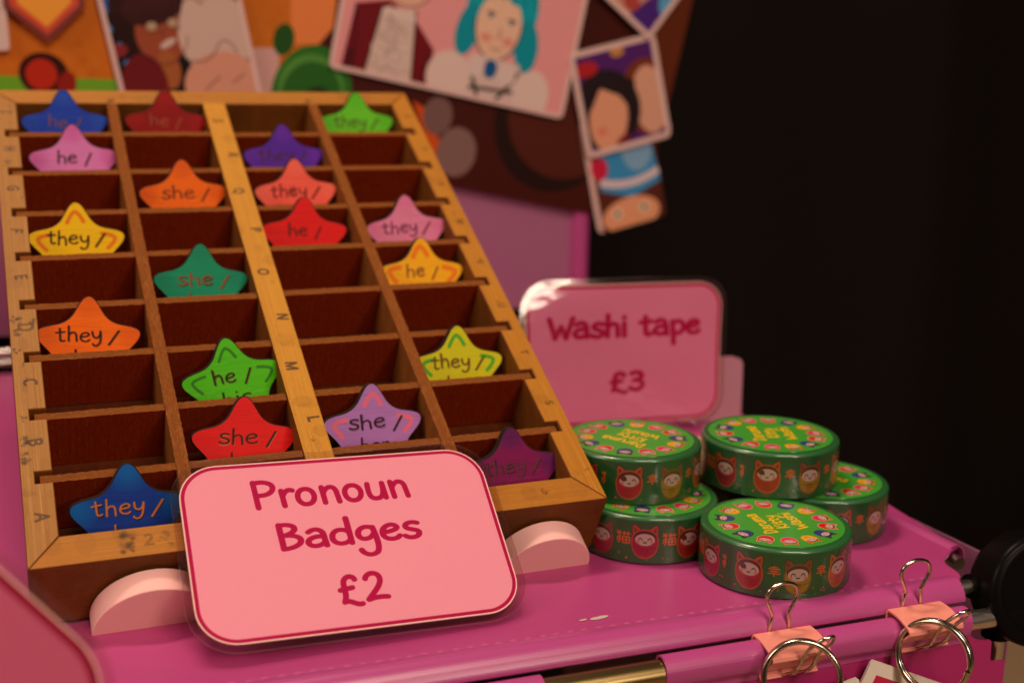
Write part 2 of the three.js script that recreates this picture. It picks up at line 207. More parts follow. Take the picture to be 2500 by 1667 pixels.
  const leftT = lettered(-3.5, -6.6, 8, 226.6, [...'ABCDEFGHI'].map((c, i) => [c, 0.9, 10 + i * SS + (i ? 3 : 0), Math.PI / 2, i === 3 ? 6 : 4.8]), 'rgb(158,110,52)', 0.5, [[-1.6, 88, 1.3, 0.8], [-1.8, 82, 1, 0.8], [-2, 74, 0.9, 0.7], [3, 87, 0.9, 0.7], [-1.7, 37, 1.3, 0.9], [-1.9, 31, 1.4, 0.8], [-1.5, 46, 0.8, 0.6], [1.5, 49, 0.8, 0.4], [0, 62, 0.6, 0.4], [-1, 68, 0.7, 0.5], [1.5, 140, 1, 0.2], [0, 170, 1.6, 0.25], [1, 165, 1, 0.3], [3.4, 150, 0.4, 0.9]]);
  add('side_rail', ext(L, D, 0), [woodTop(leftT), sideWood]);
  const rightT = lettered(147, -6.6, 8, 226.6, [...'STUVWXYZ'].map((c, i) => [c, 151.6, 34 + i * SS, Math.PI / 2, 3.4]), 'rgb(176,116,34)', 0.4, [[151, 84, 0.5, 0.9], [152, 107, 0.4, 0.7], [153, 5, 0.6, 0.4], [150, 135, 1, 0.3], [151, 190, 1.4, 0.25]]);
  add('side_rail', ext(Rr, D, 0), [woodTop(rightT), sideWood]);
  const frontT = lettered(-3.5, -6.6, 158.5, 9.8, [['2', 26, -1.6, 0, 5]], 'rgb(168,108,34)', 0.25, [[20, -2, 2.2, 0.7], [20.5, -3.5, 1.6, 0.7], [30, -2, 1.6, 0.5], [36, -1.8, 0.5, 0.7], [44, -0.6, 2.6, 0.3], [46, -2.4, 1.6, 0.4], [137, -1, 0.8, 0.6]]);
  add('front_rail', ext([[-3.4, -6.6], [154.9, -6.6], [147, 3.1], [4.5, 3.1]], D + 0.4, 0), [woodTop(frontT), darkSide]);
  const backT = lettered(-3.5, 210, 158.5, 10, [], 'rgb(168,110,38)', 0.3, [[37.6, 212, 1.2, 0.9], [113.5, 212.5, 1.1, 0.9]]);
  add('back_rail', ext([[4.5, 210.7], [147, 210.7], [154.9, 220], [-3.4, 220]], D, 0), [woodTop(backT), sideWood]);
  const midT = lettered(71.4, 3.2, 8.4, 207.4, [...'KLMNOPQRS'].map((c, i) => [c, 75.8 + (i % 2 ? 1.2 : -0.6), 13 + i * SS * 0.97, Math.PI / 2, 4.8]), 'rgb(192,134,40)', 0.62, [[75, 28, 0.6, 0.4], [77, 100, 0.5, 0.4]]);
  const mg = new THREE.BoxGeometry(mm(8.2), mm(207), mm(D - 1)); mg.translate(mm(75.5), mm(106.9), mm(-(D - 1) / 2 + 0.5));
  { const u = mg.attributes.uv, p = mg.attributes.position; for (let i = 0; i < u.count; i++) u.setXY(i, p.getX(i), p.getY(i)); }
  add('centre_rail', mg, [sideWood, sideWood, sideWood, sideWood, woodTop(midT), sideWood]);
  // floor of the tray and props behind it
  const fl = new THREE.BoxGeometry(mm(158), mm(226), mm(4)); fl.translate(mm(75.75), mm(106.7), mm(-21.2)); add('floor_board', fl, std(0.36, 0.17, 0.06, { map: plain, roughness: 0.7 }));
  // hardboard dividers: rough sawn top edges
  const ribs = heightMap(256, 64, (x) => 0.4 + 0.3 * Math.sin(x * 0.98) + 0.3 * rnd());
  const board = canvas(512, 128, (c, w, h) => { c.fillStyle = 'rgb(138,44,10)'; c.fillRect(0, 0, w, h); for (let i = 0; i < 5200; i++) { c.fillStyle = rnd() < 0.5 ? `rgba(60,22,4,${rnd() * 0.22})` : `rgba(190,110,56,${rnd() * 0.16})`; c.fillRect(rnd() * w, rnd() * h, 1 + rnd() * 1.2, 1 + rnd() * 14); } });
  board.wrapS = board.wrapT = THREE.RepeatWrapping;
  const boardMat = std(0.8, 0.68, 0.56, { map: board, roughness: 0.85, specularIntensity: 0.12, bumpMap: ribs, bumpScale: 0.00012 });
  const edge = canvas(512, 64, (c, w, h) => { c.fillStyle = 'rgb(146,84,34)'; c.fillRect(0, 0, w, h); for (let i = 0; i < 2600; i++) { c.fillStyle = rnd() < 0.5 ? `rgba(90,42,10,${rnd() * 0.3})` : `rgba(236,176,110,${rnd() * 0.3})`; c.fillRect(rnd() * w, rnd() * h, 1 + rnd() * 6, 1 + rnd() * 2); } });
  edge.wrapS = edge.wrapT = THREE.RepeatWrapping;
  const edgeMat = std(0.95, 0.9, 0.78, { map: edge, roughness: 0.9, bumpMap: grainBump, bumpScale: 0.0002 });
  const rough = (len, th, depth, along) => { const n = Math.round(len / 0.7), g = new THREE.BoxGeometry(mm(len), mm(th), mm(depth), n, 1, 1), p = g.attributes.position, j = {};
    for (let i = 0; i < p.count; i++) if (p.getZ(i) > 0) { const k = p.getX(i).toFixed(5) + (p.getY(i) > 0); j[k] ??= [rnd() - 0.5, rnd() - 0.5]; p.setZ(i, p.getZ(i) + j[k][0] * 0.0002); p.setY(i, p.getY(i) + j[k][1] * 0.00022); }
    if (along === 'v') g.rotateZ(Math.PI / 2); g.computeVertexNormals(); return g; };
  const dm = [boardMat, boardMat, boardMat, boardMat, edgeMat, boardMat];
  for (const v of rows) for (const [a, b] of [[1.2, 71.2], [79.8, 150]]) { const dz = rnd() * 0.5 - 0.25, g = rough(b - a, 2.7, 18.4, 'u'); g.rotateZ((rnd() - 0.5) * 0.006); g.translate(mm((a + b) / 2), mm(v - 0.4 + (rnd() - 0.5) * 0.5), mm(-9.6 + dz)); add('row_divider', g, dm); }
  const colMat = std(0.98, 0.82, 0.6, { map: plain, roughness: 0.8, bumpMap: ribs, bumpScale: 0.00012 });
  for (const u of [37.9, 114.2]) { const g = rough(207.2, 3.6, 18.6, 'v'); g.translate(mm(u), mm(106.9), mm(-9.0)); add('column_divider', g, [colMat, colMat, colMat, colMat, edgeMat, colMat]); }
  for (const u of [22, 130]) { const a = T(u, 196, -23), inv = tray.matrix.clone().invert(); const g = rodGeo([0, 0, 0], [0, a.y - 0.0005, 0], 0.004, 12); g.translate(a.x, 0.0004, a.z); g.applyMatrix4(inv); part('prop_leg', g, sideWood, tray); }
}

// ---------- star badges ----------
const SR = 0.0166;
const starGeo = (() => {
  const v = []; for (let i = 0; i < 10; i++) { const a = Math.PI / 2 + i * Math.PI / 5, r = i % 2 ? 0.6 : 1.12; v.push(new THREE.Vector2(Math.cos(a) * r * SR, Math.sin(a) * r * SR)); }
  const s = new THREE.Shape(), at = (a, b, t) => a.clone().lerp(b, t);
  for (let i = 0; i < 10; i++) { const p = v[i], q = v[(i + 1) % 10], o = v[(i + 9) % 10], k = i % 2 ? 0.3 : 0.5; const a = at(p, o, k), b = at(p, q, k); if (i) s.lineTo(a.x, a.y); else s.moveTo(a.x, a.y); s.quadraticCurveTo(p.x, p.y, b.x, b.y); }
  const g = new THREE.ExtrudeGeometry(s, { depth: 0.0022, bevelEnabled: true, bevelSize: 0.0003, bevelThickness: 0.0003, bevelOffset: -0.0002, bevelSegments: 2, curveSegments: 10 }); g.translate(0, 0, -0.0011); return g;
})();
const charred = std(0.02, 0.011, 0.008, { roughness: 0.8 });
const strokeBump = heightMap(128, 128, (x, y) => 0.5 + 0.25 * Math.sin(y * 0.7 + 0.5 * Math.sin(x * 0.09)) + 0.25 * rnd());
function star(label, row, u, v, lean, turn, color, word, ink, accent, glow) {
  const c = Math.cos(lean * Math.PI / 180), s = Math.sin(lean * Math.PI / 180), cf = Math.cos(turn * Math.PI / 180), sf = Math.sin(turn * Math.PI / 180);
  const up = NN.clone().multiplyScalar(c).addScaledVector(DV, s), a = UX.clone().multiplyScalar(cf).addScaledVector(up, sf), b = UX.clone().multiplyScalar(-sf).addScaledVector(up, cf);
  const map = canvas(256, 256, (x) => {
    const k = 116, P = (X, Y) => [128 + X * k, 128 - Y * k];
    x.fillStyle = `rgb(${color})`; x.fillRect(0, 0, 256, 256);
    for (let i = 0; i < 420; i++) { x.strokeStyle = rnd() < 0.5 ? `rgba(255,255,255,${rnd() * 0.05})` : `rgba(0,0,0,${rnd() * 0.06})`; x.lineWidth = 1 + rnd() * 2; x.beginPath(); const X = rnd() * 256, Y = rnd() * 256, l = 20 + rnd() * 60; x.moveTo(X, Y); x.quadraticCurveTo(X + l / 2, Y + (rnd() - 0.5) * 8, X + l, Y + (rnd() - 0.5) * 12); x.stroke(); }
    if (glow) for (let i = 0; i < 5; i++) { const t = Math.PI / 2 + i * Math.PI * 0.4, [gx, gy] = P(Math.cos(t) * 0.86, Math.sin(t) * 0.86), gr = x.createRadialGradient(gx, gy, 4, gx, gy, 52); gr.addColorStop(0, `rgba(${glow},0.6)`); gr.addColorStop(1, `rgba(${glow},0)`); x.fillStyle = gr; x.fillRect(0, 0, 256, 256); }
    if (accent && accent[1] < 0.65) { for (let i = 0; i < 5; i++) { const t = Math.PI / 2 + i * Math.PI * 0.4, [gx, gy] = P(Math.cos(t) * 0.84, Math.sin(t) * 0.84), gr = x.createRadialGradient(gx, gy, 3, gx, gy, 40); gr.addColorStop(0, `rgba(${accent[0]},${accent[1]})`); gr.addColorStop(0.5, `rgba(${accent[0]},${accent[1] * 0.7})`); gr.addColorStop(1, `rgba(${accent[0]},0)`); x.fillStyle = gr; x.fillRect(0, 0, 256, 256); } }
    else if (accent) { x.strokeStyle = `rgba(${accent[0]},${accent[1]})`; x.lineWidth = accent[2] ?? 6; x.lineCap = x.lineJoin = 'round'; for (let i = 0; i < 5; i++) { x.save(); x.translate(128, 128); x.rotate(i * Math.PI * 0.4 + (rnd() - 0.5) * 0.08); x.beginPath(); x.moveTo(-0.16 * k, -0.56 * k); x.quadraticCurveTo(-0.06 * k, -0.76 * k, 0, -0.77 * k); x.quadraticCurveTo(0.07 * k, -0.75 * k, 0.15 * k, -0.57 * k); x.stroke(); x.restore(); } }
    const [x0, x1, p0, p1] = word === 'they/' ? [-0.57, 0.23, 0.34, 0.52] : word === 'she/' ? [-0.46, 0.22, 0.37, 0.53] : [-0.36, 0.05, 0.21, 0.34];
    const second = { 'he/': 'his', 'she/': 'her', 'they/': 'her' }[word], half = 0.26;
    for (const [d, col, lw] of [[1.3, ink[1] ?? 'rgba(0,0,0,0)', 3.6], [0, ink[0], 3.8]]) { hand(x, word.slice(0, -1), 128 + x0 * k + d, 128 + x1 * k + d, 128 - 0.14 * k + d, 0.27 * k, lw, col, d ? 0 : 0.16); hand(x, '/', 128 + p0 * k + d, 128 + p1 * k + d, 128 - 0.11 * k + d, 0.27 * k, lw, col); hand(x, second, 128 - half * k + d, 128 + half * k + d, 128 + (row > 5 ? 0.42 : 0.29) * k + d, 0.27 * k, lw, col); }
  });
  map.repeat.set(1 / (2.207 * SR), 1 / (2.207 * SR)); map.offset.set(0.5, 0.5); map.wrapS = map.wrapT = THREE.ClampToEdgeWrapping;
  const paint = std(1, 1, 1, { map, roughness: 0.5, bumpMap: strokeBump, bumpScale: 0.00004 });
  const m = part(numbered('star_badge'), starGeo, [paint, charred], scene); tag(m, label, 'star badge');
  const ct = T(u, v, -18.5).addScaledVector(up, 0.78 * SR);
  m.quaternion.setFromRotationMatrix(new THREE.Matrix4().makeBasis(a, b, new THREE.Vector3().crossVectors(a, b))); m.position.copy(ct);
}
const DARK = ['rgb(34,12,6)', 'rgba(120,60,30,0.5)'], COPPER = ['rgb(196,112,66)', 'rgba(40,16,10,0.8)'], BROWN = ['rgb(70,30,16)', 'rgba(150,90,50,0.6)'];
star('blue star marked he, in the top left cell beside the left rail', 9, 20.8, 195.5, 34.6, 0.6, '24,64,190', 'he/', ['rgb(128,84,96)', 'rgba(20,16,40,0.6)'], ['60,120,220', 0.25, 14]);
star('dark red star marked he, in the top row', 9, 57, 195.9, 33.8, -0.8, '150,4,4', 'he/', ['rgb(170,80,50)', 'rgba(60,0,0,0.7)'], ['190,30,20', 0.35, 14]);
star('bright lime green star marked they, in the top right cell', 9, 131.3, 195, 35.7, 0.3, '104,214,28', 'they/', ['rgb(84,96,20)', 'rgba(60,50,0,0.4)'], ['60,180,20', 0.3, 10]);
star('lilac pink star marked he, second row from the top against the left rail', 8, 22.2, 171.8, 37.5, 0.6, '226,128,200', 'he/', DARK, ['200,70,150', 0.45, 12]);
star('deep purple star in the second row from the top', 8, 97.3, 171.6, 37.8, 0.3, '84,24,170', 'they/', ['rgb(66,20,60)', 'rgba(120,60,90,0.6)'], ['130,40,200', 0.4, 14]);
star('orange star marked she, above the teal star', 7, 57, 148.6, 36.2, 0.4, '255,112,0', 'she/', ['rgb(120,44,14)', 'rgba(90,30,0,0.5)'], ['220,80,0', 0.55, 12]);
star('salmon pink star marked they, just above the bright red he star', 7, 97.3, 148.2, 37, 1.1, '255,96,76', 'they/', ['rgb(110,24,16)', 'rgba(60,0,0,0.4)'], ['255,140,120', 0.3, 14]);
star('yellow star with orange chevrons marked they, against the left rail', 6, 19.2, 124.2, 37.4, -1, '255,206,0', 'they/', DARK, ['236,120,10', 0.9, 9]);
star('bright red star marked he, right of the centre rail', 6, 95.2, 124.1, 37.7, -2.1, '236,10,10', 'he/', ['rgb(110,24,8)', 'rgba(60,0,0,0.6)']);
star('pale pink star marked they, above the amber star', 6, 133.1, 124, 37.8, 2.2, '236,134,176', 'they/', ['rgb(112,40,70)', 'rgba(80,20,40,0.4)'], ['214,90,150', 0.3, 12]);
star('teal green star marked she', 5, 55.8, 99.3, 39.6, -1.9, '0,150,108', 'she/', ['rgb(150,76,40)', 'rgba(10,30,14,0.8)'], ['0,120,96', 0.35, 14]);
star('amber star with orange tips marked he', 5, 131.7, 98.3, 41.3, -0.8, '255,184,0', 'he/', ['rgb(140,72,20)', 'rgba(90,50,0,0.4)'], ['240,110,0', 0.75, 12]);
star('orange star marked they, between the yellow star and the empty cells below', 4, 18.5, 75.1, 40.1, -3.7, '255,112,0', 'they/', DARK, ['214,84,0', 0.45, 12]);
star('green star with dark chevrons marked he, tilted to the left', 3, 58.6, 52.4, 38.2, 7.8, '84,208,20', 'he/', ['rgb(46,26,8)', 'rgba(110,70,20,0.7)'], ['40,110,30', 0.75, 6]);
star('yellow green star with green chevrons marked they', 3, 130.6, 50.9, 40.9, -0.6, '214,210,10', 'they/', ['rgb(100,60,8)', 'rgba(80,50,0,0.4)'], ['50,170,40', 0.85, 8]);
star('red star marked she, below the tilted green star', 2, 57.3, 26, 42.8, -3.2, '232,20,20', 'she/', ['rgb(60,16,8)', 'rgba(190,150,80,0.75)']);
star('lavender star with pink glitter chevrons marked she', 2, 96, 27.3, 40.6, -0.5, '182,122,200', 'she/', ['rgb(36,10,16)', 'rgba(90,40,60,0.4)'], ['250,110,130', 0.85, 9]);
star('dark blue star marked they, in the bottom left cell behind the price sign', 1, 22.8, 4.5, 38.7, -0.6, '14,54,150', 'they/', COPPER, ['0,110,190', 0.3, 20], '0,120,190');
star('magenta purple star in the bottom right cell behind the price sign', 1, 133.5, 3.8, 40, 2, '134,14,88', 'they/', ['rgb(96,52,56)', 'rgba(30,0,20,0.7)'], ['70,20,90', 0.6, 14]);

// ---------- half-round wooden blocks against the tray front ----------
{
  const mat = std(0.92, 0.52, 0.5, { roughness: 0.6, bumpMap: softBump, bumpScale: 0.0002 });
  const block = (u, r, label) => {
    const s = new THREE.Shape(); s.moveTo(mm(-r + 0.3), 0); s.lineTo(mm(r - 0.6), 0); s.quadraticCurveTo(mm(r), mm(0.4), mm(r), mm(2)); s.absarc(0, mm(1.4), mm(r), 0.04, Math.PI - 0.02, false); s.lineTo(mm(-r + 0.3), 0);
    const g = new THREE.ExtrudeGeometry(s, { depth: 0.0064, bevelEnabled: true, bevelSize: 0.0003, bevelThickness: 0.0003, bevelOffset: -0.0003, bevelSegments: 2, curveSegments: 40 });
    g.translate(0, 0, -0.0032);
    const m = part(numbered('half_round_block'), g, mat, scene); tag(m, label, 'wood block', 'half-round blocks against the tray');
    m.quaternion.setFromRotationMatrix(new THREE.Matrix4().makeBasis(UX.clone(), NN.clone(), DV.clone().negate())); m.position.copy(T(u, -11, -21.4));
  };
  block(26.2, 15.6, 'pale pink half-round block left of the price sign, before the tray corner');
  block(136.6, 14.3, 'pale pink half-round block right of the price sign, beside the tape rolls');
}

// ---------- price signs ----------
const crinkle = (() => { const f = wave(22, 0.07), q = wave(22, 0.016, 30); return heightMap(256, 256, (x, y) => 0.5 + f(x / 256, y / 256) + q(x / 256, y / 256)); })();
const FILM = phys(0.96, 0.92, 0.9, { transmission: 1, thickness: 0, roughness: 0.1, bumpMap: softBump, bumpScale: 0.00002 });
const FILMEDGE = phys(0.95, 0.88, 0.86, { transmission: 1, thickness: 0, roughness: 0.22 });
const paper = std(0.82, 0.66, 0.6, { roughness: 0.7 });
function signFace(w, h, r, texts, fill, line, lw) {
  return canvas(1024, Math.round(1024 * h / w), (c, pw, ph) => {
    const k = pw / w; c.fillStyle = 'rgb(250,214,206)'; c.fillRect(0, 0, pw, ph);
    const rr = (i) => { c.beginPath(); c.roundRect(i * k, i * k, pw - 2 * i * k, ph - 2 * i * k, (r - i) * k); };
    c.fillStyle = fill; rr(0.35); c.fill(); for (let i = 0; i < 5000; i++) { c.fillStyle = `rgba(${rnd() < 0.5 ? '255,210,200' : '200,60,70'},${rnd() * 0.03})`; c.fillRect(rnd() * pw, rnd() * ph, 2 + rnd() * 8, 2 + rnd() * 3); }
    c.strokeStyle = line; c.lineWidth = lw * k; rr(0.4 + lw / 2); c.stroke();
    for (const [t, x0, x1, b, cap, sw] of texts) hand(c, t, (x0 + w / 2) * k, (x1 + w / 2) * k, (h / 2 - b) * k, cap * k, sw * k, line);
  });
}
function sign(name, label, o) {
  const t = thing(name, label, 'price sign'), bend = o.bend ?? (() => 0), w = mm(o.w), h = mm(o.h);
  part('card', sheetGeo(w, h, mm(o.r), 0.0004, 28, 30, bend), [std(1, 1, 1, { map: signFace(o.w, o.h, o.r, o.texts, o.fill, o.line, o.lw), roughness: 0.7 }), paper], t);
  part('laminate', sheetGeo(w + 0.0044, h + 0.0044, mm(o.r + 2.2), 0.001, 30, 32, bend), [o.film ?? FILM, FILMEDGE], t);
  t.quaternion.setFromRotationMatrix(new THREE.Matrix4().makeBasis(...o.axes)); t.position.copy(o.at); return t;
}
function leanAxes(yaw, lean, roll) {
  const r = V(Math.cos(yaw), 0, -Math.sin(yaw)), b = V(-Math.sin(yaw), 0, -Math.cos(yaw)), up = V(0, Math.cos(lean), 0).addScaledVector(b, Math.sin(lean));
  const a = r.clone().multiplyScalar(Math.cos(roll)).addScaledVector(up, Math.sin(roll)), u = r.clone().multiplyScalar(-Math.sin(roll)).addScaledVector(up, Math.cos(roll));
  return [a, u, new THREE.Vector3().crossVectors(a, u)];
}
const PINKFILL = 'rgb(242,160,186)', ROSE = 'rgb(180,0,78)';
sign('price_sign', 'laminated pink card reading Pronoun Badges £2, leaning on the tray front', {
  w: 85.7, h: 53.4, r: 10.5, lw: 0.95, fill: PINKFILL, line: ROSE, axes: leanAxes(0.06527, 0.92494, -0.05154), at: V(-0.02744, 0.02025, -0.03607),
  texts: [['Pronoun', -23.6, 19.4, 12.1, 8.2, 1.5], ['Badges', -19, 19.2, -1.2, 7.5, 1.5], ['£2', -6, 6.2, -18.5, 7.7, 1.5]],
});
const washiBend = (x, y) => 0.0004 * Math.sin(x * 9) * Math.cos(y * 6) - 0.0096 * 0.05 * Math.log(1 + Math.exp(Math.min(12, (y - x * 0.6 - 0.53) / 0.05)));
sign('price_sign', 'laminated pink card reading Washi tape £3, standing behind the tape rolls', {
  w: 84.6, h: 56, r: 10.5, lw: 1.25, fill: 'rgb(226,130,172)', line: ROSE, axes: leanAxes(-0.01304, 0.07306, -0.01536), at: V(0.11473, 0.03193, -0.16477), bend: washiBend,
  film: phys(0.96, 0.92, 0.9, { transmission: 1, thickness: 0, roughness: 0.1, bumpMap: crinkle, bumpScale: 0.0006 }),
  texts: [['Washi tape', -32.6, 32.4, 7.4, 8.4, 2.1], ['£3', -6, 8, -14.4, 7.2, 2.1]],
});
{ // its stand: a pale foot behind the card
  const s = scene.children.find((c) => c.name === 'price_sign_001');
  const g = sheetGeo(0.03, 0.026, 0.003, 0.004, 8, 10); g.translate(0.0396, -0.0172, -0.0042); part('stand', g, phys(0.5, 0.22, 0.3, { roughness: 0.4 }), s);
}
{
  const e = V(0.659244, -0.683305, 0.313833), n = V(-0.00356, 0.414528, 0.91003).normalize(), up = V(0.75192, 0.60105, -0.270842);
  const NS = 1.37, corner = V(-0.1105, 0.0589, 0.0529).addScaledVector(e, 0.0235 * NS), at = corner.clone().addScaledVector(e, -0.04285 * NS).addScaledVector(up, -0.0267 * NS);
  const t = sign('price_sign', 'nearest pink laminated card, only its rounded crimson edged corner showing, lower left', { w: 85.7 * NS, h: 53.4 * NS, r: 10.5 * NS, lw: 1.5, fill: 'rgb(196,92,128)', line: 'rgb(150,0,52)', axes: [e, up, n], at, texts: [] });
  const inv = new THREE.Matrix4().compose(t.position, t.quaternion, t.scale).invert();
  const stick = rodGeo([at.x, -0.25, at.z - 0.004], [at.x, at.y + 0.004, at.z - 0.004], 0.0025, 12); stick.applyMatrix4(inv); part('stick', stick, std(0.6, 0.42, 0.22), t);
  const foot = new THREE.CylinderGeometry(0.03, 0.03, 0.008, 32); foot.translate(at.x, -0.246, at.z - 0.004); foot.applyMatrix4(inv); part('foot', foot, std(0.6, 0.42, 0.22), t);
}

// ---------- rolls of tape ----------
const TD = 22, TH = 14.7;
function catHead(c, x, y, w, h, body, ear, patch) {
  c.save(); c.translate(x, y); c.scale(w / 2, h / 2); c.lineJoin = 'round';
  for (const q of [-1, 1]) { c.beginPath(); c.moveTo(q * 0.9, -0.3); c.quadraticCurveTo(q * 1.02, -0.8, q * 0.84, -1); c.quadraticCurveTo(q * 0.5, -0.92, q * 0.22, -0.62); c.closePath(); c.fillStyle = ear; c.fill(); c.strokeStyle = 'rgba(70,24,10,0.9)'; c.lineWidth = 0.05; c.stroke(); c.beginPath(); c.moveTo(q * 0.8, -0.5); c.lineTo(q * 0.8, -0.84); c.lineTo(q * 0.5, -0.62); c.fillStyle = 'rgba(120,40,20,0.8)'; c.fill(); }
  c.beginPath(); c.moveTo(0, -0.68); c.bezierCurveTo(0.8, -0.68, 1.02, -0.2, 0.94, 0.2); c.bezierCurveTo(0.88, 0.7, 0.5, 1, 0, 1); c.bezierCurveTo(-0.5, 1, -0.88, 0.7, -0.94, 0.2); c.bezierCurveTo(-1.02, -0.2, -0.8, -0.68, 0, -0.68); c.fillStyle = body; c.fill(); c.strokeStyle = ear; c.lineWidth = 0.09; c.stroke();
  c.fillStyle = 'rgba(64,16,8,0.75)'; c.beginPath(); c.ellipse(0, -0.22, 0.8, 0.42, 0, 0, 7); c.fill();
  c.fillStyle = 'rgb(206,172,160)'; c.beginPath(); c.ellipse(0, -0.1, 0.72, 0.36, 0, 0, 7); c.fill();
  if (patch) { c.fillStyle = patch; c.beginPath(); c.ellipse(-0.44, -0.24, 0.26, 0.17, 0.3, 0, 7); c.fill(); }
  c.strokeStyle = 'rgb(70,30,30)'; c.lineWidth = 0.06; for (const q of [-1, 1]) { c.beginPath(); c.arc(q * 0.34, -0.06, 0.13, Math.PI, 0); c.stroke(); }
  c.beginPath(); c.moveTo(-0.12, 0.04); c.quadraticCurveTo(-0.06, 0.12, 0, 0.04); c.quadraticCurveTo(0.06, 0.12, 0.12, 0.04); c.stroke();
  c.fillStyle = 'rgba(220,80,80,0.5)'; for (const q of [-1, 1]) { c.beginPath(); c.arc(q * 0.5, 0.06, 0.11, 0, 7); c.fill(); }
  c.strokeStyle = 'rgba(120,30,10,0.55)'; c.lineWidth = 0.05; c.strokeRect(-0.2, 0.42, 0.4, 0.36); c.beginPath(); c.moveTo(-0.2, 0.6); c.lineTo(0.2, 0.6); c.moveTo(-0.86, 0.34); c.quadraticCurveTo(0, 0.62, 0.86, 0.34); c.stroke();
  c.restore();
}
function strokes(c, x, y, s, list) { c.lineCap = 'round'; c.lineWidth = s * 0.1; c.strokeStyle = 'rgb(236,92,24)'; for (const [a, b, d, e] of list) { c.beginPath(); c.moveTo(x + a * s, y + b * s); c.lineTo(x + d * s, y + e * s); c.stroke(); } }
const CAT_SIGN = [[0.02, 0.02, 0.26, 0.2], [0.26, 0.02, 0.04, 0.24], [0.2, 0.2, 0.26, 0.7], [0.26, 0.7, 0.14, 0.98], [0.22, 0.4, 0.02, 0.6], [0.24, 0.56, 0.02, 0.8], [0.4, 0.16, 0.98, 0.16], [0.55, 0.02, 0.55, 0.3], [0.82, 0.02, 0.82, 0.3], [0.44, 0.44, 0.94, 0.44], [0.44, 0.44, 0.44, 0.96], [0.94, 0.44, 0.94, 0.96], [0.44, 0.96, 0.94, 0.96], [0.69, 0.44, 0.69, 0.96], [0.44, 0.7, 0.94, 0.7]];
const LUCK_SIGN = [[0.24, 0.12, 0.76, 0.12], [0.5, 0, 0.5, 0.26], [0.1, 0.28, 0.9, 0.28], [0.32, 0.36, 0.38, 0.46], [0.68, 0.36, 0.6, 0.46], [0.2, 0.52, 0.8, 0.52], [0.06, 0.72, 0.94, 0.72], [0.5, 0.52, 0.5, 1]];
const bandMap = canvas(2048, 218, (c, w, h) => {
  c.fillStyle = 'rgb(24,92,40)'; c.fillRect(0, 0, w, h); for (let i = 0; i < 2400; i++) { c.fillStyle = rnd() < 0.6 ? `rgba(8,50,20,${rnd() * 0.25})` : `rgba(120,130,90,${rnd() * 0.18})`; c.fillRect(rnd() * w, rnd() * h, 1 + rnd() * 16, 1 + rnd() * 3); }
  const kinds = [['rgb(176,28,18)', 'rgb(186,88,30)', 'rgb(96,40,30)'], ['rgb(158,126,18)', 'rgb(130,80,28)', null], ['rgb(186,86,26)', 'rgb(176,112,38)', null], ['rgb(176,14,66)', 'rgb(150,66,32)', null], ['rgb(166,18,56)', 'rgb(186,76,32)', null]];
  for (let i = 0; i < 10; i++) { const x = (i + 0.5) * w / 10, k = kinds[i % 5]; catHead(c, x, h * 0.49 + (i % 2 ? 4 : -3), 122, 176, ...k); strokes(c, x + w / 20 - 24, h * 0.28, i % 5 === 3 || i % 5 === 4 ? 62 : 52, i % 5 === 3 || i % 5 === 4 ? CAT_SIGN : LUCK_SIGN); }
  for (let i = 0; i < 60; i++) { c.fillStyle = 'rgba(230,96,30,0.8)'; c.beginPath(); c.arc(rnd() * w, h * (0.78 + rnd() * 0.16), 2 + rnd() * 3, 0, 7); c.fill(); }
});
bandMap.wrapS = THREE.RepeatWrapping;
const labelMap = canvas(768, 768, (c, w) => {
  const m = w / 2; c.fillStyle = 'rgb(62,158,44)'; c.fillRect(0, 0, w, w);
  for (let i = 0; i < 2000; i++) { c.fillStyle = `rgba(${rnd() < 0.5 ? '40,120,30' : '140,210,90'},${rnd() * 0.1})`; c.fillRect(rnd() * w, rnd() * w, 2 + rnd() * 6, 2); }
  const kinds = [['rgb(214,24,28)', 'rgb(240,150,140)'], ['rgb(40,52,140)', 'rgb(30,40,90)'], ['rgb(240,176,16)', 'rgb(220,130,40)'], ['rgb(224,40,110)', 'rgb(226,140,90)']];
  for (let i = 0; i < 14; i++) { c.save(); c.translate(m, m); c.rotate(i * 2 * Math.PI / 14); catHead(c, 0, -m * 0.76, 96, 116, ...kinds[i % 4], null); c.restore(); }
  hand(c, 'Daruma', m - 150, m + 146, m - 62, 76, 12, 'rgb(250,190,10)'); hand(c, 'Kitty', m - 96, m + 100, m + 36, 74, 12, 'rgb(250,190,10)'); hand(c, 'Washi', m - 128, m + 124, m + 140, 74, 12, 'rgb(250,190,10)');
});
const tapeBody = phys(0.022, 0.13, 0.035, { roughness: 0.4, clearcoat: 1, clearcoatRoughness: 0.12 });
const tapeBand = phys(0.6, 0.6, 0.6, { map: bandMap, roughness: 0.45, clearcoat: 1, clearcoatRoughness: 0.14, bumpMap: softBump, bumpScale: 0.00006 });
const tapeLabel = phys(1, 1, 1, { map: labelMap, roughness: 0.5, clearcoat: 0.5, clearcoatRoughness: 0.25 });
const rollGeo = (() => { const p = [[0, 0], [TD - 0.8, 0], [TD - 0.3, 0.2], [TD, 0.7], [TD, TH - 1.1]]; for (let k = 1; k <= 6; k++) { const a = k / 6 * Math.PI / 2; p.push([TD - 1.1 + 1.1 * Math.cos(a), TH - 1.1 + 1.1 * Math.sin(a)]); } p.push([TD - 2.6, TH - 0.05], [0, TH - 0.05]); return new THREE.LatheGeometry(p.map(([x, y]) => new THREE.Vector2(mm(x), mm(y))), 96); })();
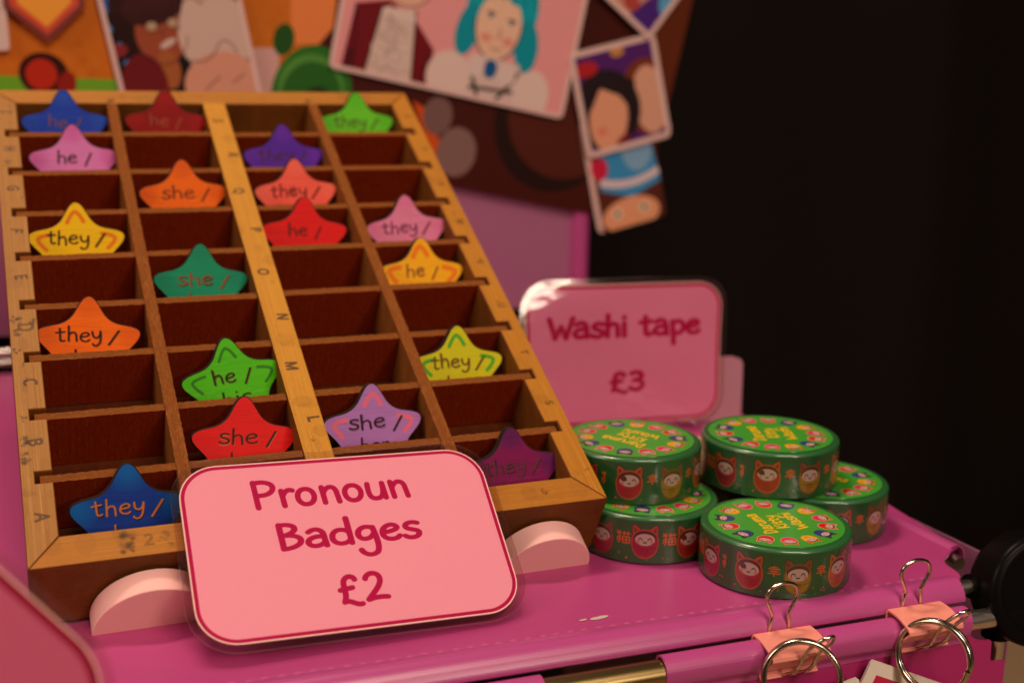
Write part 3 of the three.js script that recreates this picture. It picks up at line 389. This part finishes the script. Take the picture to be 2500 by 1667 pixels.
const bandGeo = new THREE.CylinderGeometry(mm(TD + 0.06), mm(TD + 0.06), mm(TH - 1.7), 96, 1, true); bandGeo.translate(0, mm((TH - 1.7) / 2 + 0.6), 0);
const discGeo = new THREE.CylinderGeometry(mm(TD - 2.3), mm(TD - 2.3), 0.00012, 72); discGeo.translate(0, mm(TH + 0.04), 0);
function makeTape() { const t = thing('washi_tape', '', 'tape roll', 'green tape rolls stacked on the rack'); part('roll', rollGeo, tapeBody, t); part('printed_band', bandGeo, tapeBand, t); part('top_label', discGeo, [tapeBody, tapeLabel, tapeBody], t); return t; }
const tape0 = makeTape();
[[0.0972, 0, -0.0244, -1.2, 3.06, 'green tape roll at the front with its whole lid showing'], [0.1165, 1, -0.0605, -0.89, 4.79, 'green tape roll on top at the right, resting on two others'], [0.0712, 1, -0.0693, -0.78, 4.18, 'green tape roll on top at the left, beside the tray edge'],
  [0.1325, 0, -0.0547, -3.75, 1.6, 'green tape roll at the far right end, lower layer'], [0.072, 0, -0.0585, -3.3, 2.7, 'green tape roll lower left, under another roll and beside the tray']].forEach(([x, lev, z, spin, lid, label], i) => {
  let t = tape0; if (i) { t = tape0.clone(); t.name = numbered('washi_tape'); scene.add(t); }
  t.position.set(x, lev * mm(TH + 0.15) + 0.0002, z); t.rotation.y = spin; t.userData.label = label; t.children[2].rotation.y = lid - spin;
});
{
  const t = tape0.clone(); t.name = numbered('washi_tape'); scene.add(t); t.position.set(0.1035, 0.0002, -0.0908); t.userData.label = 'pale yellow tape roll almost hidden behind the two upper green rolls'; delete t.userData.group;
  const pale = phys(0.42, 0.4, 0.16, { roughness: 0.5, clearcoat: 0.6 }); t.children.forEach((c) => { c.material = pale; });
}

// ---------- binder clips, key rings and hanging tags on the front sleeve ----------
{
  const salmon = phys(0.86, 0.3, 0.24, { roughness: 0.42, clearcoat: 0.2, clearcoatRoughness: 0.4 });
  const clip = thing('binder_clip', 'salmon pink binder clip below the front tape roll, wire loop up', 'binder clip', 'binder clips on the front sleeve');
  const body = ribbon([[0.0052, -0.0172], [0.0066, -0.0158], [0.0068, -0.0142], [0.0041, -0.0085], [0.0041, -0.0046], [0.0048, -0.0038], ...smooth([[0.0062, -0.0038], [0.0095, -0.0041], [0.0138, -0.0055]], 8), [0.0146, -0.0062], [0.0148, -0.0068], [0.0128, -0.0088], [0.0088, -0.0124], [0.0086, -0.0136], [0.0096, -0.0146]], 0.0005, -0.0089, 0.0089, 0.0001);
  part('body', body, salmon, clip);
  part('handle', wire([[-0.0036, -0.0155, 0.006], [-0.0037, -0.008, 0.0036], [-0.0037, -0.005, 0.0038], [-0.0033, -0.001, 0.004], [-0.0030, 0.0008, 0.004], [-0.0042, 0.0034, 0.0043], [-0.0054, 0.0062, 0.0046], [-0.0048, 0.0086, 0.0048], [-0.0022, 0.0102, 0.005], [0.0008, 0.0102, 0.005], [0.0034, 0.0088, 0.0048], [0.0042, 0.0062, 0.0046], [0.0031, 0.0032, 0.0043], [0.0022, 0.0006, 0.004], [0.0024, -0.0012, 0.004], [0.0028, -0.005, 0.0038], [0.0028, -0.008, 0.0036], [0.0028, -0.0155, 0.006]], 0.00055), NICKEL, clip);
  part('handle', wire([[-0.002, -0.0142, 0.0098], [-0.0014, -0.0104, 0.0146], [-0.0008, -0.0055, 0.0166], [0.0002, -0.002, 0.0186], [0.0026, 0.0008, 0.0206], [0.0052, 0.001, 0.0206], [0.0056, -0.0012, 0.0194], [0.0042, -0.0048, 0.0168], [0.0032, -0.0104, 0.0146], [0.0024, -0.0142, 0.0098]], 0.00055), NICKEL, clip);
  clip.position.set(0.0823, -0.0002, 0);
  const c2 = clip.clone(); c2.name = numbered('binder_clip'); scene.add(c2); c2.position.set(0.1258, 0.0008, 0); tag(c2, 'salmon pink binder clip near the right corner of the rack, wire loop up', 'binder clip');
  const ring = thing('key_ring', 'split metal key ring hanging from the clip below the front tape roll', 'key ring', 'key rings hung from the clips');
  const coil = []; for (let k = 0; k <= 140; k++) { const a = k / 140 * Math.PI * 4 - 0.4; coil.push([Math.cos(a) * 0.0098, Math.sin(a) * 0.0098, (k / 140 - 0.5) * 0.0024]); }
  part('wire_coil', new THREE.TubeGeometry(new THREE.CatmullRomCurve3(coil.map((p) => V(...p))), 260, 0.0008, 10), NICKEL, ring);
  ring.position.set(0.0795, -0.0104, 0.0195); ring.rotation.set(-0.25, -0.5, 0);
  const r2 = ring.clone(); r2.name = numbered('key_ring'); scene.add(r2); r2.position.set(0.1215, -0.0108, 0.0195); r2.rotation.set(-0.25, -1.0, 0.1); tag(r2, 'split metal key ring hanging from the clip near the right corner', 'key ring');
  const tagMap = canvas(256, 340, (c, w, h) => { c.fillStyle = 'rgb(238,226,214)'; c.fillRect(0, 0, w, h); c.fillStyle = 'rgb(196,16,72)'; c.fillRect(26, 26, w - 52, h - 52); c.fillStyle = 'rgb(240,150,170)'; c.beginPath(); c.arc(w / 2, h / 2, 60, 0, 7); c.fill(); });
  const tm = [phys(1, 1, 1, { map: tagMap, roughness: 0.4, clearcoat: 0.6 }), std(0.8, 0.74, 0.68)], hang = (x, y, z, rot, w, h, cx, cy, label) => { const g = sheetGeo(w, h, 0.0006, 0.0008, 8, 12); g.translate(cx, cy, 0); const m = part(numbered('hanging_tag'), g, tm, scene); m.position.set(x, y, z); m.rotation.z = rot; tag(m, label, 'tag'); };
  hang(0.1076, -0.0133, 0.0112, -0.43, 0.036, 0.048, 0.018, -0.024, 'white edged magenta tag, corner up, behind the right key ring');
  hang(0.1032, -0.0176, 0.0118, 0.16, 0.03, 0.04, -0.015, -0.02, 'white edged tag, only its top corner showing, behind the left key ring');
}

// ---------- prints on the back panel ----------
const ZB = -0.336;
function print(name, label, category, cx, cy, z, rot, w, h, r, draw, res = 512, border = 0, thick = 0.0006, gloss = 0.5) {
  const map = canvas(res, Math.round(res * h / w), (c, pw, ph) => { c.fillStyle = 'rgb(232,196,190)'; c.fillRect(0, 0, pw, ph); c.save(); const b = border / w * pw; c.beginPath(); c.rect(b, b, pw - 2 * b, ph - 2 * b); c.clip(); draw(c, pw, ph); c.restore(); });
  const m = part(numbered(name), sheetGeo(mm(w), mm(h), mm(r), thick, 6, 12), [phys(0.92, 0.92, 0.92, { map, roughness: 0.6, specularIntensity: 0.25, clearcoat: gloss * 0.12, clearcoatRoughness: 0.4 }), std(0.7, 0.56, 0.52)], scene);
  m.position.set(cx, cy, z); m.rotation.z = rot; return tag(m, label, category);
}
const ell = (c, x, y, a, b, col, rot = 0) => { c.fillStyle = col; c.beginPath(); c.ellipse(x, y, a, b, rot, 0, 7); c.fill(); };
const poly = (c, pts, col) => { c.fillStyle = col; c.beginPath(); pts.forEach(([x, y], i) => (i ? c.lineTo(x, y) : c.moveTo(x, y))); c.closePath(); c.fill(); };
{
  const rot = -0.212, e = [Math.cos(rot), Math.sin(rot)], n = [-e[1], e[0]], BR = [0.2055, 0.0578], w = 345, h = 230;
  const cx = BR[0] - e[0] * mm(w / 2) + n[0] * mm(h / 2), cy = BR[1] - e[1] * mm(w / 2) + n[1] * mm(h / 2);
  print('poster', 'large dark brown and orange cartoon poster behind the smaller prints', 'poster', cx, cy, ZB - 0.003, rot, w, h, 1, (c, pw, ph) => {
    const k = pw / w, at = (x, y) => { const dx = (x - cx) * 1000, dy = (y - cy) * 1000; return [(dx * e[0] + dy * e[1] + w / 2) * k, (h / 2 - (dx * n[0] + dy * n[1])) * k]; };
    const E = (x, y, a, b, col, r = 0) => ell(c, ...at(x, y), a * k * 1000, b * k * 1000, col, r), P = (pts, col) => poly(c, pts.map((p) => at(...p)), col);
    c.fillStyle = 'rgb(70,18,10)'; c.fillRect(0, 0, pw, ph);
    P([[-0.2, 0.3], [-0.2, 0.1], [0.026, 0.1], [0.04, 0.3]], 'rgb(206,112,26)');
    for (let i = 0; i < 900; i++) { const [x, y] = at(-0.17 + rnd() * 0.19, 0.12 + rnd() * 0.1); c.fillStyle = `rgba(${rnd() < 0.5 ? '150,70,10' : '236,160,60'},${rnd() * 0.14})`; c.beginPath(); c.arc(x, y, 2 + rnd() * 9, 0, 7); c.fill(); }
    P([[-0.17, 0.1345], [-0.06, 0.1315], [-0.06, 0.115], [-0.17, 0.115]], 'rgb(112,176,40)');
    E(-0.0935, 0.1335, 0.0105, 0.0095, 'rgb(52,14,8)'); E(-0.0945, 0.1335, 0.0068, 0.0068, 'rgb(190,44,20)'); E(-0.084, 0.129, 0.004, 0.006, 'rgb(150,30,18)');
    P([[-0.0015, 0.147], [0.012, 0.147], [0.011, 0.11], [0.002, 0.11]], 'rgb(216,170,164)');
    P([[0.0185, 0.2], [0.0175, 0.149], [0.031, 0.149], [0.038, 0.157], [0.044, 0.2]], 'rgb(238,138,72)');
    E(0.0272, 0.125, 0.0195, 0.024, 'rgb(44,116,34)'); E(0.027, 0.128, 0.016, 0.0165, 'rgb(84,150,60)'); E(0.027, 0.1245, 0.0145, 0.0165, 'rgb(40,104,32)'); E(0.029, 0.117, 0.009, 0.0125, 'rgb(26,54,22)'); E(0.0142, 0.151, 0.005, 0.0075, 'rgb(36,84,24)');
    P([[0.0775, 0.123], [0.0865, 0.118], [0.097, 0.088], [0.091, 0.085]], 'rgb(214,84,14)');
    E(0.0905, 0.1155, 0.0078, 0.0095, 'rgb(124,92,88)'); E(0.1005, 0.0975, 0.0105, 0.0125, 'rgb(136,104,98)');
    E(0.155, 0.112, 0.034, 0.036, 'rgb(36,12,8)', 0.2); E(0.16, 0.114, 0.032, 0.031, 'rgb(84,32,18)', 0.2);
    P([[0.2, 0.2], [0.24, 0.2], [0.23, 0.12], [0.205, 0.12]], 'rgb(104,42,16)');
  }, 1600, 0, 0.0004, 0.3);
}
print('portrait_print', 'white bordered print of a teal haired figure and a maroon jacket on pink', 'art print', 0.1041, 0.1675, ZB, -0.198, 124.6, 84, 2.5, (c, w, h) => {
  c.fillStyle = 'rgb(238,160,162)'; c.fillRect(0, 0, w, h);
  for (let i = 0; i < 300; i++) { c.fillStyle = `rgba(255,200,196,${rnd() * 0.1})`; c.fillRect(rnd() * w, rnd() * h, 30 + rnd() * 60, 4); }
  const k = w / 124.6, X = (x) => (x + (x > 50 ? 3.5 : 3.5)) * k, Y = (y) => h - (y - 2.5) * k; // y up from the bottom edge
  poly(c, [[X(2), Y(0)], [X(4), Y(35)], [X(20), Y(40)], [X(36), Y(32)], [X(46), Y(22)], [X(48), Y(0)]], 'rgb(116,4,22)');
  poly(c, [[X(14), Y(0)], [X(17), Y(36)], [X(34), Y(38)], [X(38), Y(0)]], 'rgb(222,196,184)'); c.strokeStyle = 'rgb(40,10,16)'; c.lineWidth = 0.8 * k; c.beginPath(); c.moveTo(X(13.5), Y(0)); c.lineTo(X(17), Y(36)); c.moveTo(X(38.5), Y(0)); c.lineTo(X(34), Y(38)); c.moveTo(X(4), Y(35)); c.quadraticCurveTo(X(8), Y(20), X(7), Y(2)); c.moveTo(X(46), Y(22)); c.quadraticCurveTo(X(42), Y(14), X(43), Y(2)); c.stroke(); c.fillStyle = 'rgba(40,0,10,0.35)'; c.fillRect(X(3), Y(14), 4 * k, 14 * k); for (let i = 0; i < 9; i++) { ell(c, X(16 + i * 2.4), Y(1.5 + (i % 2)), 2.2 * k, 3 * k, 'rgb(228,204,192)'); ell(c, X(17 + i * 2), Y(17 + (i % 2)), 2 * k, 2.6 * k, 'rgb(228,204,192)'); ell(c, X(19 + i * 1.7), Y(34 + (i % 2)), 1.8 * k, 2.2 * k, 'rgb(230,206,196)'); }
  c.strokeStyle = 'rgba(120,90,84,0.6)'; c.lineWidth = 2; for (let i = 0; i < 26; i++) { const y = 4 + rnd() * 32; c.beginPath(); c.moveTo(X(17 + rnd() * 14), Y(y)); c.lineTo(X(18 + rnd() * 14), Y(y - 6)); c.stroke(); } for (const y of [9, 18]) { c.lineWidth = 3; c.beginPath(); c.moveTo(X(15), Y(y)); c.quadraticCurveTo(X(26), Y(y - 3), X(37), Y(y)); c.stroke(); }
  ell(c, X(28), Y(53), 13.5 * k, 15 * k, 'rgb(236,184,164)'); c.strokeStyle = 'rgb(90,44,38)'; c.lineWidth = 0.6 * k; c.beginPath(); c.arc(X(28), Y(52), 13.2 * k, 0.5, 2.6); c.moveTo(X(24), Y(45)); c.quadraticCurveTo(X(28), Y(43.4), X(32), Y(45)); c.stroke(); c.strokeStyle = 'rgb(60,34,30)'; c.lineWidth = 5; c.beginPath(); c.moveTo(X(40), Y(60)); c.lineTo(X(36), Y(46)); c.stroke();
  { const X = (x) => (x + 5) * k, Y = (y) => h - (y - 7) * k, q = (a) => a * k;
    ell(c, X(76), Y(54), q(19), q(24), 'rgb(0,168,186)'); ell(c, X(60), Y(40), q(6), q(13), 'rgb(0,152,172)', 0.12); ell(c, X(92), Y(38), q(6.5), q(13), 'rgb(0,152,172)', -0.12); ell(c, X(75.5), Y(45), q(12), q(16.5), 'rgb(240,196,168)'); ell(c, X(70), Y(38), q(3.4), q(2.4), 'rgba(226,130,110,0.6)'); ell(c, X(82), Y(38), q(3.4), q(2.4), 'rgba(226,130,110,0.6)');
    poly(c, [[X(58), Y(54)], [X(62), Y(68)], [X(92), Y(70)], [X(94), Y(48)], [X(90), Y(55)], [X(80), Y(57)], [X(70), Y(66)], [X(64), Y(58)]], 'rgb(0,168,186)'); c.strokeStyle = 'rgb(40,26,28)'; c.lineWidth = q(0.7); c.beginPath(); c.moveTo(X(63), Y(46)); c.bezierCurveTo(X(64), Y(30), X(72), Y(28), X(76), Y(28)); c.bezierCurveTo(X(82), Y(29), X(88), Y(34), X(88), Y(48)); c.stroke();
    for (const [ex, ey] of [[70.5, 49], [82, 47.5]]) { ell(c, X(ex), Y(ey), q(2.1), q(1.3), 'rgb(226,206,196)'); ell(c, X(ex), Y(ey), q(1), q(1.2), 'rgb(44,50,52)'); c.beginPath(); c.moveTo(X(ex - 2.4), Y(ey + 1)); c.quadraticCurveTo(X(ex), Y(ey + 2.4), X(ex + 2.4), Y(ey + 0.8)); c.stroke(); }
    c.strokeStyle = 'rgb(140,80,66)'; c.lineWidth = q(0.6); c.beginPath(); c.moveTo(X(73), Y(34)); c.quadraticCurveTo(X(76), Y(32.4), X(79.5), Y(34)); c.moveTo(X(76.5), Y(44)); c.lineTo(X(77.4), Y(39.4)); c.lineTo(X(75.6), Y(39)); c.stroke(); c.strokeStyle = 'rgba(0,80,92,0.7)'; for (let i = 0; i < 7; i++) { c.beginPath(); c.moveTo(X(60 + i * 5), Y(72)); c.quadraticCurveTo(X(57 + i * 5.5), Y(62), X(58 + i * 6), Y(57)); c.stroke(); } }
  poly(c, [[X(58), Y(0)], [X(66), Y(25)], [X(92), Y(24)], [X(98), Y(0)]], 'rgb(222,196,188)'); c.strokeStyle = 'rgb(26,16,18)'; c.lineWidth = 14; for (const [a, b] of [[64, 70], [92, 84]]) { c.beginPath(); c.moveTo(X(a), Y(20)); c.quadraticCurveTo(X((a + b) / 2 + 2), Y(14), X(b + (b < 77 ? 4 : -4)), Y(1)); c.stroke(); } c.beginPath(); c.moveTo(X(63), Y(8)); c.lineTo(X(93), Y(10)); c.stroke();
  ell(c, X(56), Y(11), 11.5 * k, 12.5 * k, 'rgb(232,206,196)'); ell(c, X(101), Y(10.5), 9.8 * k, 12.5 * k, 'rgb(232,206,196)'); ell(c, X(77), Y(19), 3.6 * k, 4.6 * k, 'rgb(20,88,150)'); ell(c, X(69), Y(19), 5 * k, 5.5 * k, 'rgb(228,204,198)'); ell(c, X(86), Y(18), 5 * k, 5.5 * k, 'rgb(228,204,198)');
}, 1024, 2.2);
print('figure_print', 'narrow print of a dark haired and a white haired figure, left', 'art print', -0.0365, 0.1625, ZB, 0.19, 63, 90, 1.5, (c, w, h) => {
  const k = w / 63, X = (x) => x * k, Y = (y) => h - y * k;
  c.fillStyle = 'rgb(20,10,14)'; c.fillRect(0, 0, w, h); ell(c, X(4), Y(70), X(8), X(22), 'rgb(50,104,190)', 0.2); ell(c, X(34), Y(70), X(9), X(6), 'rgb(60,130,200)'); for (let i = 0; i < 6; i++) ell(c, X(2 + i * 1.6), Y(50 - i * 8), X(2.2), X(1.5), 'rgb(70,130,200)'); ell(c, X(52), Y(62), X(13), X(14), 'rgb(84,50,130)');
  ell(c, X(20), Y(46), X(17), X(20), 'rgb(40,12,12)'); ell(c, X(24), Y(36), X(11.5), X(13.5), 'rgb(160,78,50)'); ell(c, X(22), Y(48), X(13), X(8), 'rgb(60,20,20)'); ell(c, X(24), Y(20), X(5), X(9), 'rgb(170,96,50)'); ell(c, X(12), Y(15), X(10), X(14), 'rgb(112,20,26)'); ell(c, X(3), Y(32), X(5), X(3), 'rgb(140,40,44)');
  ell(c, X(26), Y(31.5), X(4), X(1.5), 'rgb(214,190,180)', -0.35); for (const s of [20.5, 30]) ell(c, X(s), Y(40), X(2.5), X(2), 'rgb(190,160,130)');
  ell(c, X(48), Y(32), X(17), X(19), 'rgb(216,186,172)'); poly(c, [[X(32), Y(38)], [X(38), Y(52)], [X(44), Y(46)], [X(56), Y(54)], [X(62), Y(40)]], 'rgb(216,186,172)'); ell(c, X(46), Y(10), X(17), X(14), 'rgb(222,158,132)');
  c.strokeStyle = 'rgb(30,14,14)'; c.lineWidth = 4; c.beginPath(); c.ellipse(X(24), Y(36), X(11.5), X(13.5), 0, 0.2, 2.6); c.moveTo(X(17), Y(45)); c.lineTo(X(23), Y(42.5)); c.moveTo(X(27), Y(43)); c.lineTo(X(33), Y(46)); c.moveTo(X(25), Y(38)); c.lineTo(X(24), Y(35)); c.stroke(); c.beginPath(); for (const q of [20.5, 30]) { c.moveTo(X(q + 2.6), Y(40)); c.arc(X(q), Y(40), X(2.6), 0, 7); } c.stroke(); c.beginPath(); c.moveTo(X(32), Y(36)); c.bezierCurveTo(X(33), Y(48), X(40), Y(54), X(44), Y(46)); c.bezierCurveTo(X(52), Y(56), X(60), Y(50), X(62), Y(40)); c.stroke();
  for (let i = 0; i < 12; i++) { c.strokeStyle = 'rgba(120,60,54,0.5)'; c.beginPath(); c.moveTo(X(4 + i * 3), Y(70)); c.quadraticCurveTo(X(i * 3), Y(56), X(6 + i * 2), Y(48)); c.stroke(); }
  c.strokeStyle = 'rgb(60,40,38)'; c.lineWidth = 5; c.beginPath(); c.moveTo(X(31), Y(24)); c.quadraticCurveTo(X(40), Y(18), X(46), Y(24)); c.quadraticCurveTo(X(52), Y(34), X(56), Y(22)); c.stroke(); c.beginPath(); c.moveTo(X(38), Y(8)); c.lineTo(X(46), Y(13)); c.moveTo(X(51), Y(9)); c.lineTo(X(57), Y(12)); c.stroke();
}, 640, 2.2);
print('small_print', 'purple print of a dark haired head, right of the pink portrait print', 'art print', 0.1893, 0.1262, ZB + 0.0012, 0.237, 50, 55, 3, (c, w, h) => {
  const k = w / 50, X = (x) => x * k, Y = (y) => h - y * k; c.fillStyle = 'rgb(84,30,112)'; c.fillRect(0, 0, w, h);
  ell(c, X(40), Y(24), X(15), X(20), 'rgb(124,52,24)'); ell(c, X(41), Y(22), X(10), X(18), 'rgb(224,166,140)'); ell(c, X(16), Y(22), X(19), X(21), 'rgb(36,22,28)'); ell(c, X(16), Y(18), X(11), X(17), 'rgb(232,164,130)', 0.25); poly(c, [[X(2), Y(36)], [X(14), Y(44)], [X(34), Y(34)], [X(33), Y(14)], [X(24), Y(28)], [X(14), Y(34)], [X(7), Y(24)]], 'rgb(36,22,28)'); ell(c, X(11), Y(12), X(3), X(2), 'rgba(226,110,96,0.6)'); ell(c, X(22), Y(5), X(5), X(2), 'rgb(130,30,40)', -0.5); ell(c, X(8), Y(45), X(7), X(4), 'rgb(180,30,40)'); ell(c, X(27), Y(50), X(4), X(2.4), 'rgb(206,140,70)');
}, 512, 3);
print('small_print', 'print of a blue and white dress, lowest on the right of the poster', 'art print', 0.1936, 0.0872, ZB - 0.0012, 0.23, 41, 60, 3, (c, w, h) => {
  c.fillStyle = 'rgb(232,196,190)'; c.fillRect(0, 0, w, h); c.translate(w * 0.07, 0); const k = w / 41, X = (x) => x * k, Y = (y) => h - y * k; c.fillStyle = 'rgb(92,40,26)'; c.fillRect(0, 0, w, h);
  poly(c, [[X(3), Y(22)], [X(5), Y(52)], [X(35), Y(52)], [X(38), Y(20)], [X(20), Y(15)]], 'rgb(60,150,206)'); ell(c, X(27), Y(40), X(9), X(12), 'rgb(130,176,214)'); c.strokeStyle = 'rgb(226,206,210)'; c.lineWidth = X(4); c.beginPath(); c.moveTo(X(3), Y(27)); c.quadraticCurveTo(X(20), Y(19), X(38), Y(26)); c.stroke();
  ell(c, X(4), Y(34), X(5), X(6), 'rgb(206,30,70)'); ell(c, X(18), Y(6), X(17), X(9.5), 'rgb(236,164,124)'); for (const s of [10, 26]) { ell(c, X(s), Y(8), X(3), X(3), 'rgb(230,206,180)'); ell(c, X(s), Y(8), X(1.2), X(1.4), 'rgb(80,50,40)'); }
}, 512, 0);
print('small_print', 'print with purple and blue patches at the top right of the poster', 'art print', 0.2021, 0.189, ZB + 0.0026, -0.66, 44, 52, 2, (c, w, h) => {
  const k = w / 44, X = (x) => x * k, Y = (y) => h - y * k; c.fillStyle = 'rgb(206,140,120)'; c.fillRect(0, 0, w, h); poly(c, [[X(26), Y(0)], [X(44), Y(0)], [X(44), Y(34)], [X(34), Y(28)]], 'rgb(76,34,130)'); ell(c, X(42), Y(26), X(8), X(12), 'rgb(90,170,214)'); ell(c, X(16), Y(14), X(8), X(6), 'rgb(226,176,156)'); ell(c, X(24), Y(8), X(5), X(4), 'rgb(176,70,60)');
}, 384, 2.6);
print('small_print', 'small black and white card at the far left edge', 'art print', -0.1305, 0.165, ZB, 0.03, 46, 44, 1.5, (c, w, h) => { c.fillStyle = 'rgb(222,200,188)'; c.fillRect(0, 0, w, h); c.fillStyle = 'rgb(26,20,18)'; c.fillRect(0, 0, w * 0.93, h * 0.62); }, 256, 1.2);
{ // shield-shaped sticker
  const s = new THREE.Shape(); const pts = [[-0.0165, 0.034], [-0.0165, 0.015], [0, 0], [0.0165, 0.015], [0.0165, 0.034]]; s.moveTo(...pts[0]); for (const p of pts.slice(1)) s.lineTo(...p);
  const g = new THREE.ExtrudeGeometry(s, { depth: 0.0012, bevelEnabled: true, bevelSize: 0.0004, bevelThickness: 0.0003, bevelSegments: 2 });
  const map = canvas(256, 256, (c, w) => { const k = w / 0.036, X = (x) => w / 2 + x * k, Y = (y) => w - y * k - 4; c.fillStyle = 'rgb(120,26,20)'; c.fillRect(0, 0, w, w); poly(c, [[X(-0.0142), Y(0.04)], [X(-0.0142), Y(0.0155)], [X(0), Y(0.003)], [X(0.0142), Y(0.0155)], [X(0.0142), Y(0.04)]], 'rgb(206,64,22)'); poly(c, [[X(-0.0112), Y(0.04)], [X(-0.0112), Y(0.0165)], [X(0), Y(0.0062)], [X(0.0112), Y(0.0165)], [X(0.0112), Y(0.04)]], 'rgb(238,158,30)'); poly(c, [[X(-0.0085), Y(0.04)], [X(-0.006), Y(0.02)], [X(-0.003), Y(0.027)], [X(-0.0005), Y(0.018)], [X(0.003), Y(0.027)], [X(0.006), Y(0.02)], [X(0.0085), Y(0.04)]], 'rgb(186,32,16)'); });
  map.repeat.set(1 / 0.036, 1 / 0.036); map.offset.set(0.5, 4 / 256); map.wrapS = map.wrapT = THREE.ClampToEdgeWrapping;
  const m = part('shield_sticker', g, [phys(1, 1, 1, { map, roughness: 0.5 }), std(0.2, 0.05, 0.03)], scene); m.position.set(-0.0908, 0.1478, ZB + 0.0006); m.rotation.z = 0.04; tag(m, 'orange and dark red shield-shaped sticker at the top left', 'sticker');
}

scene.add(camera);
renderer.render(scene, camera);
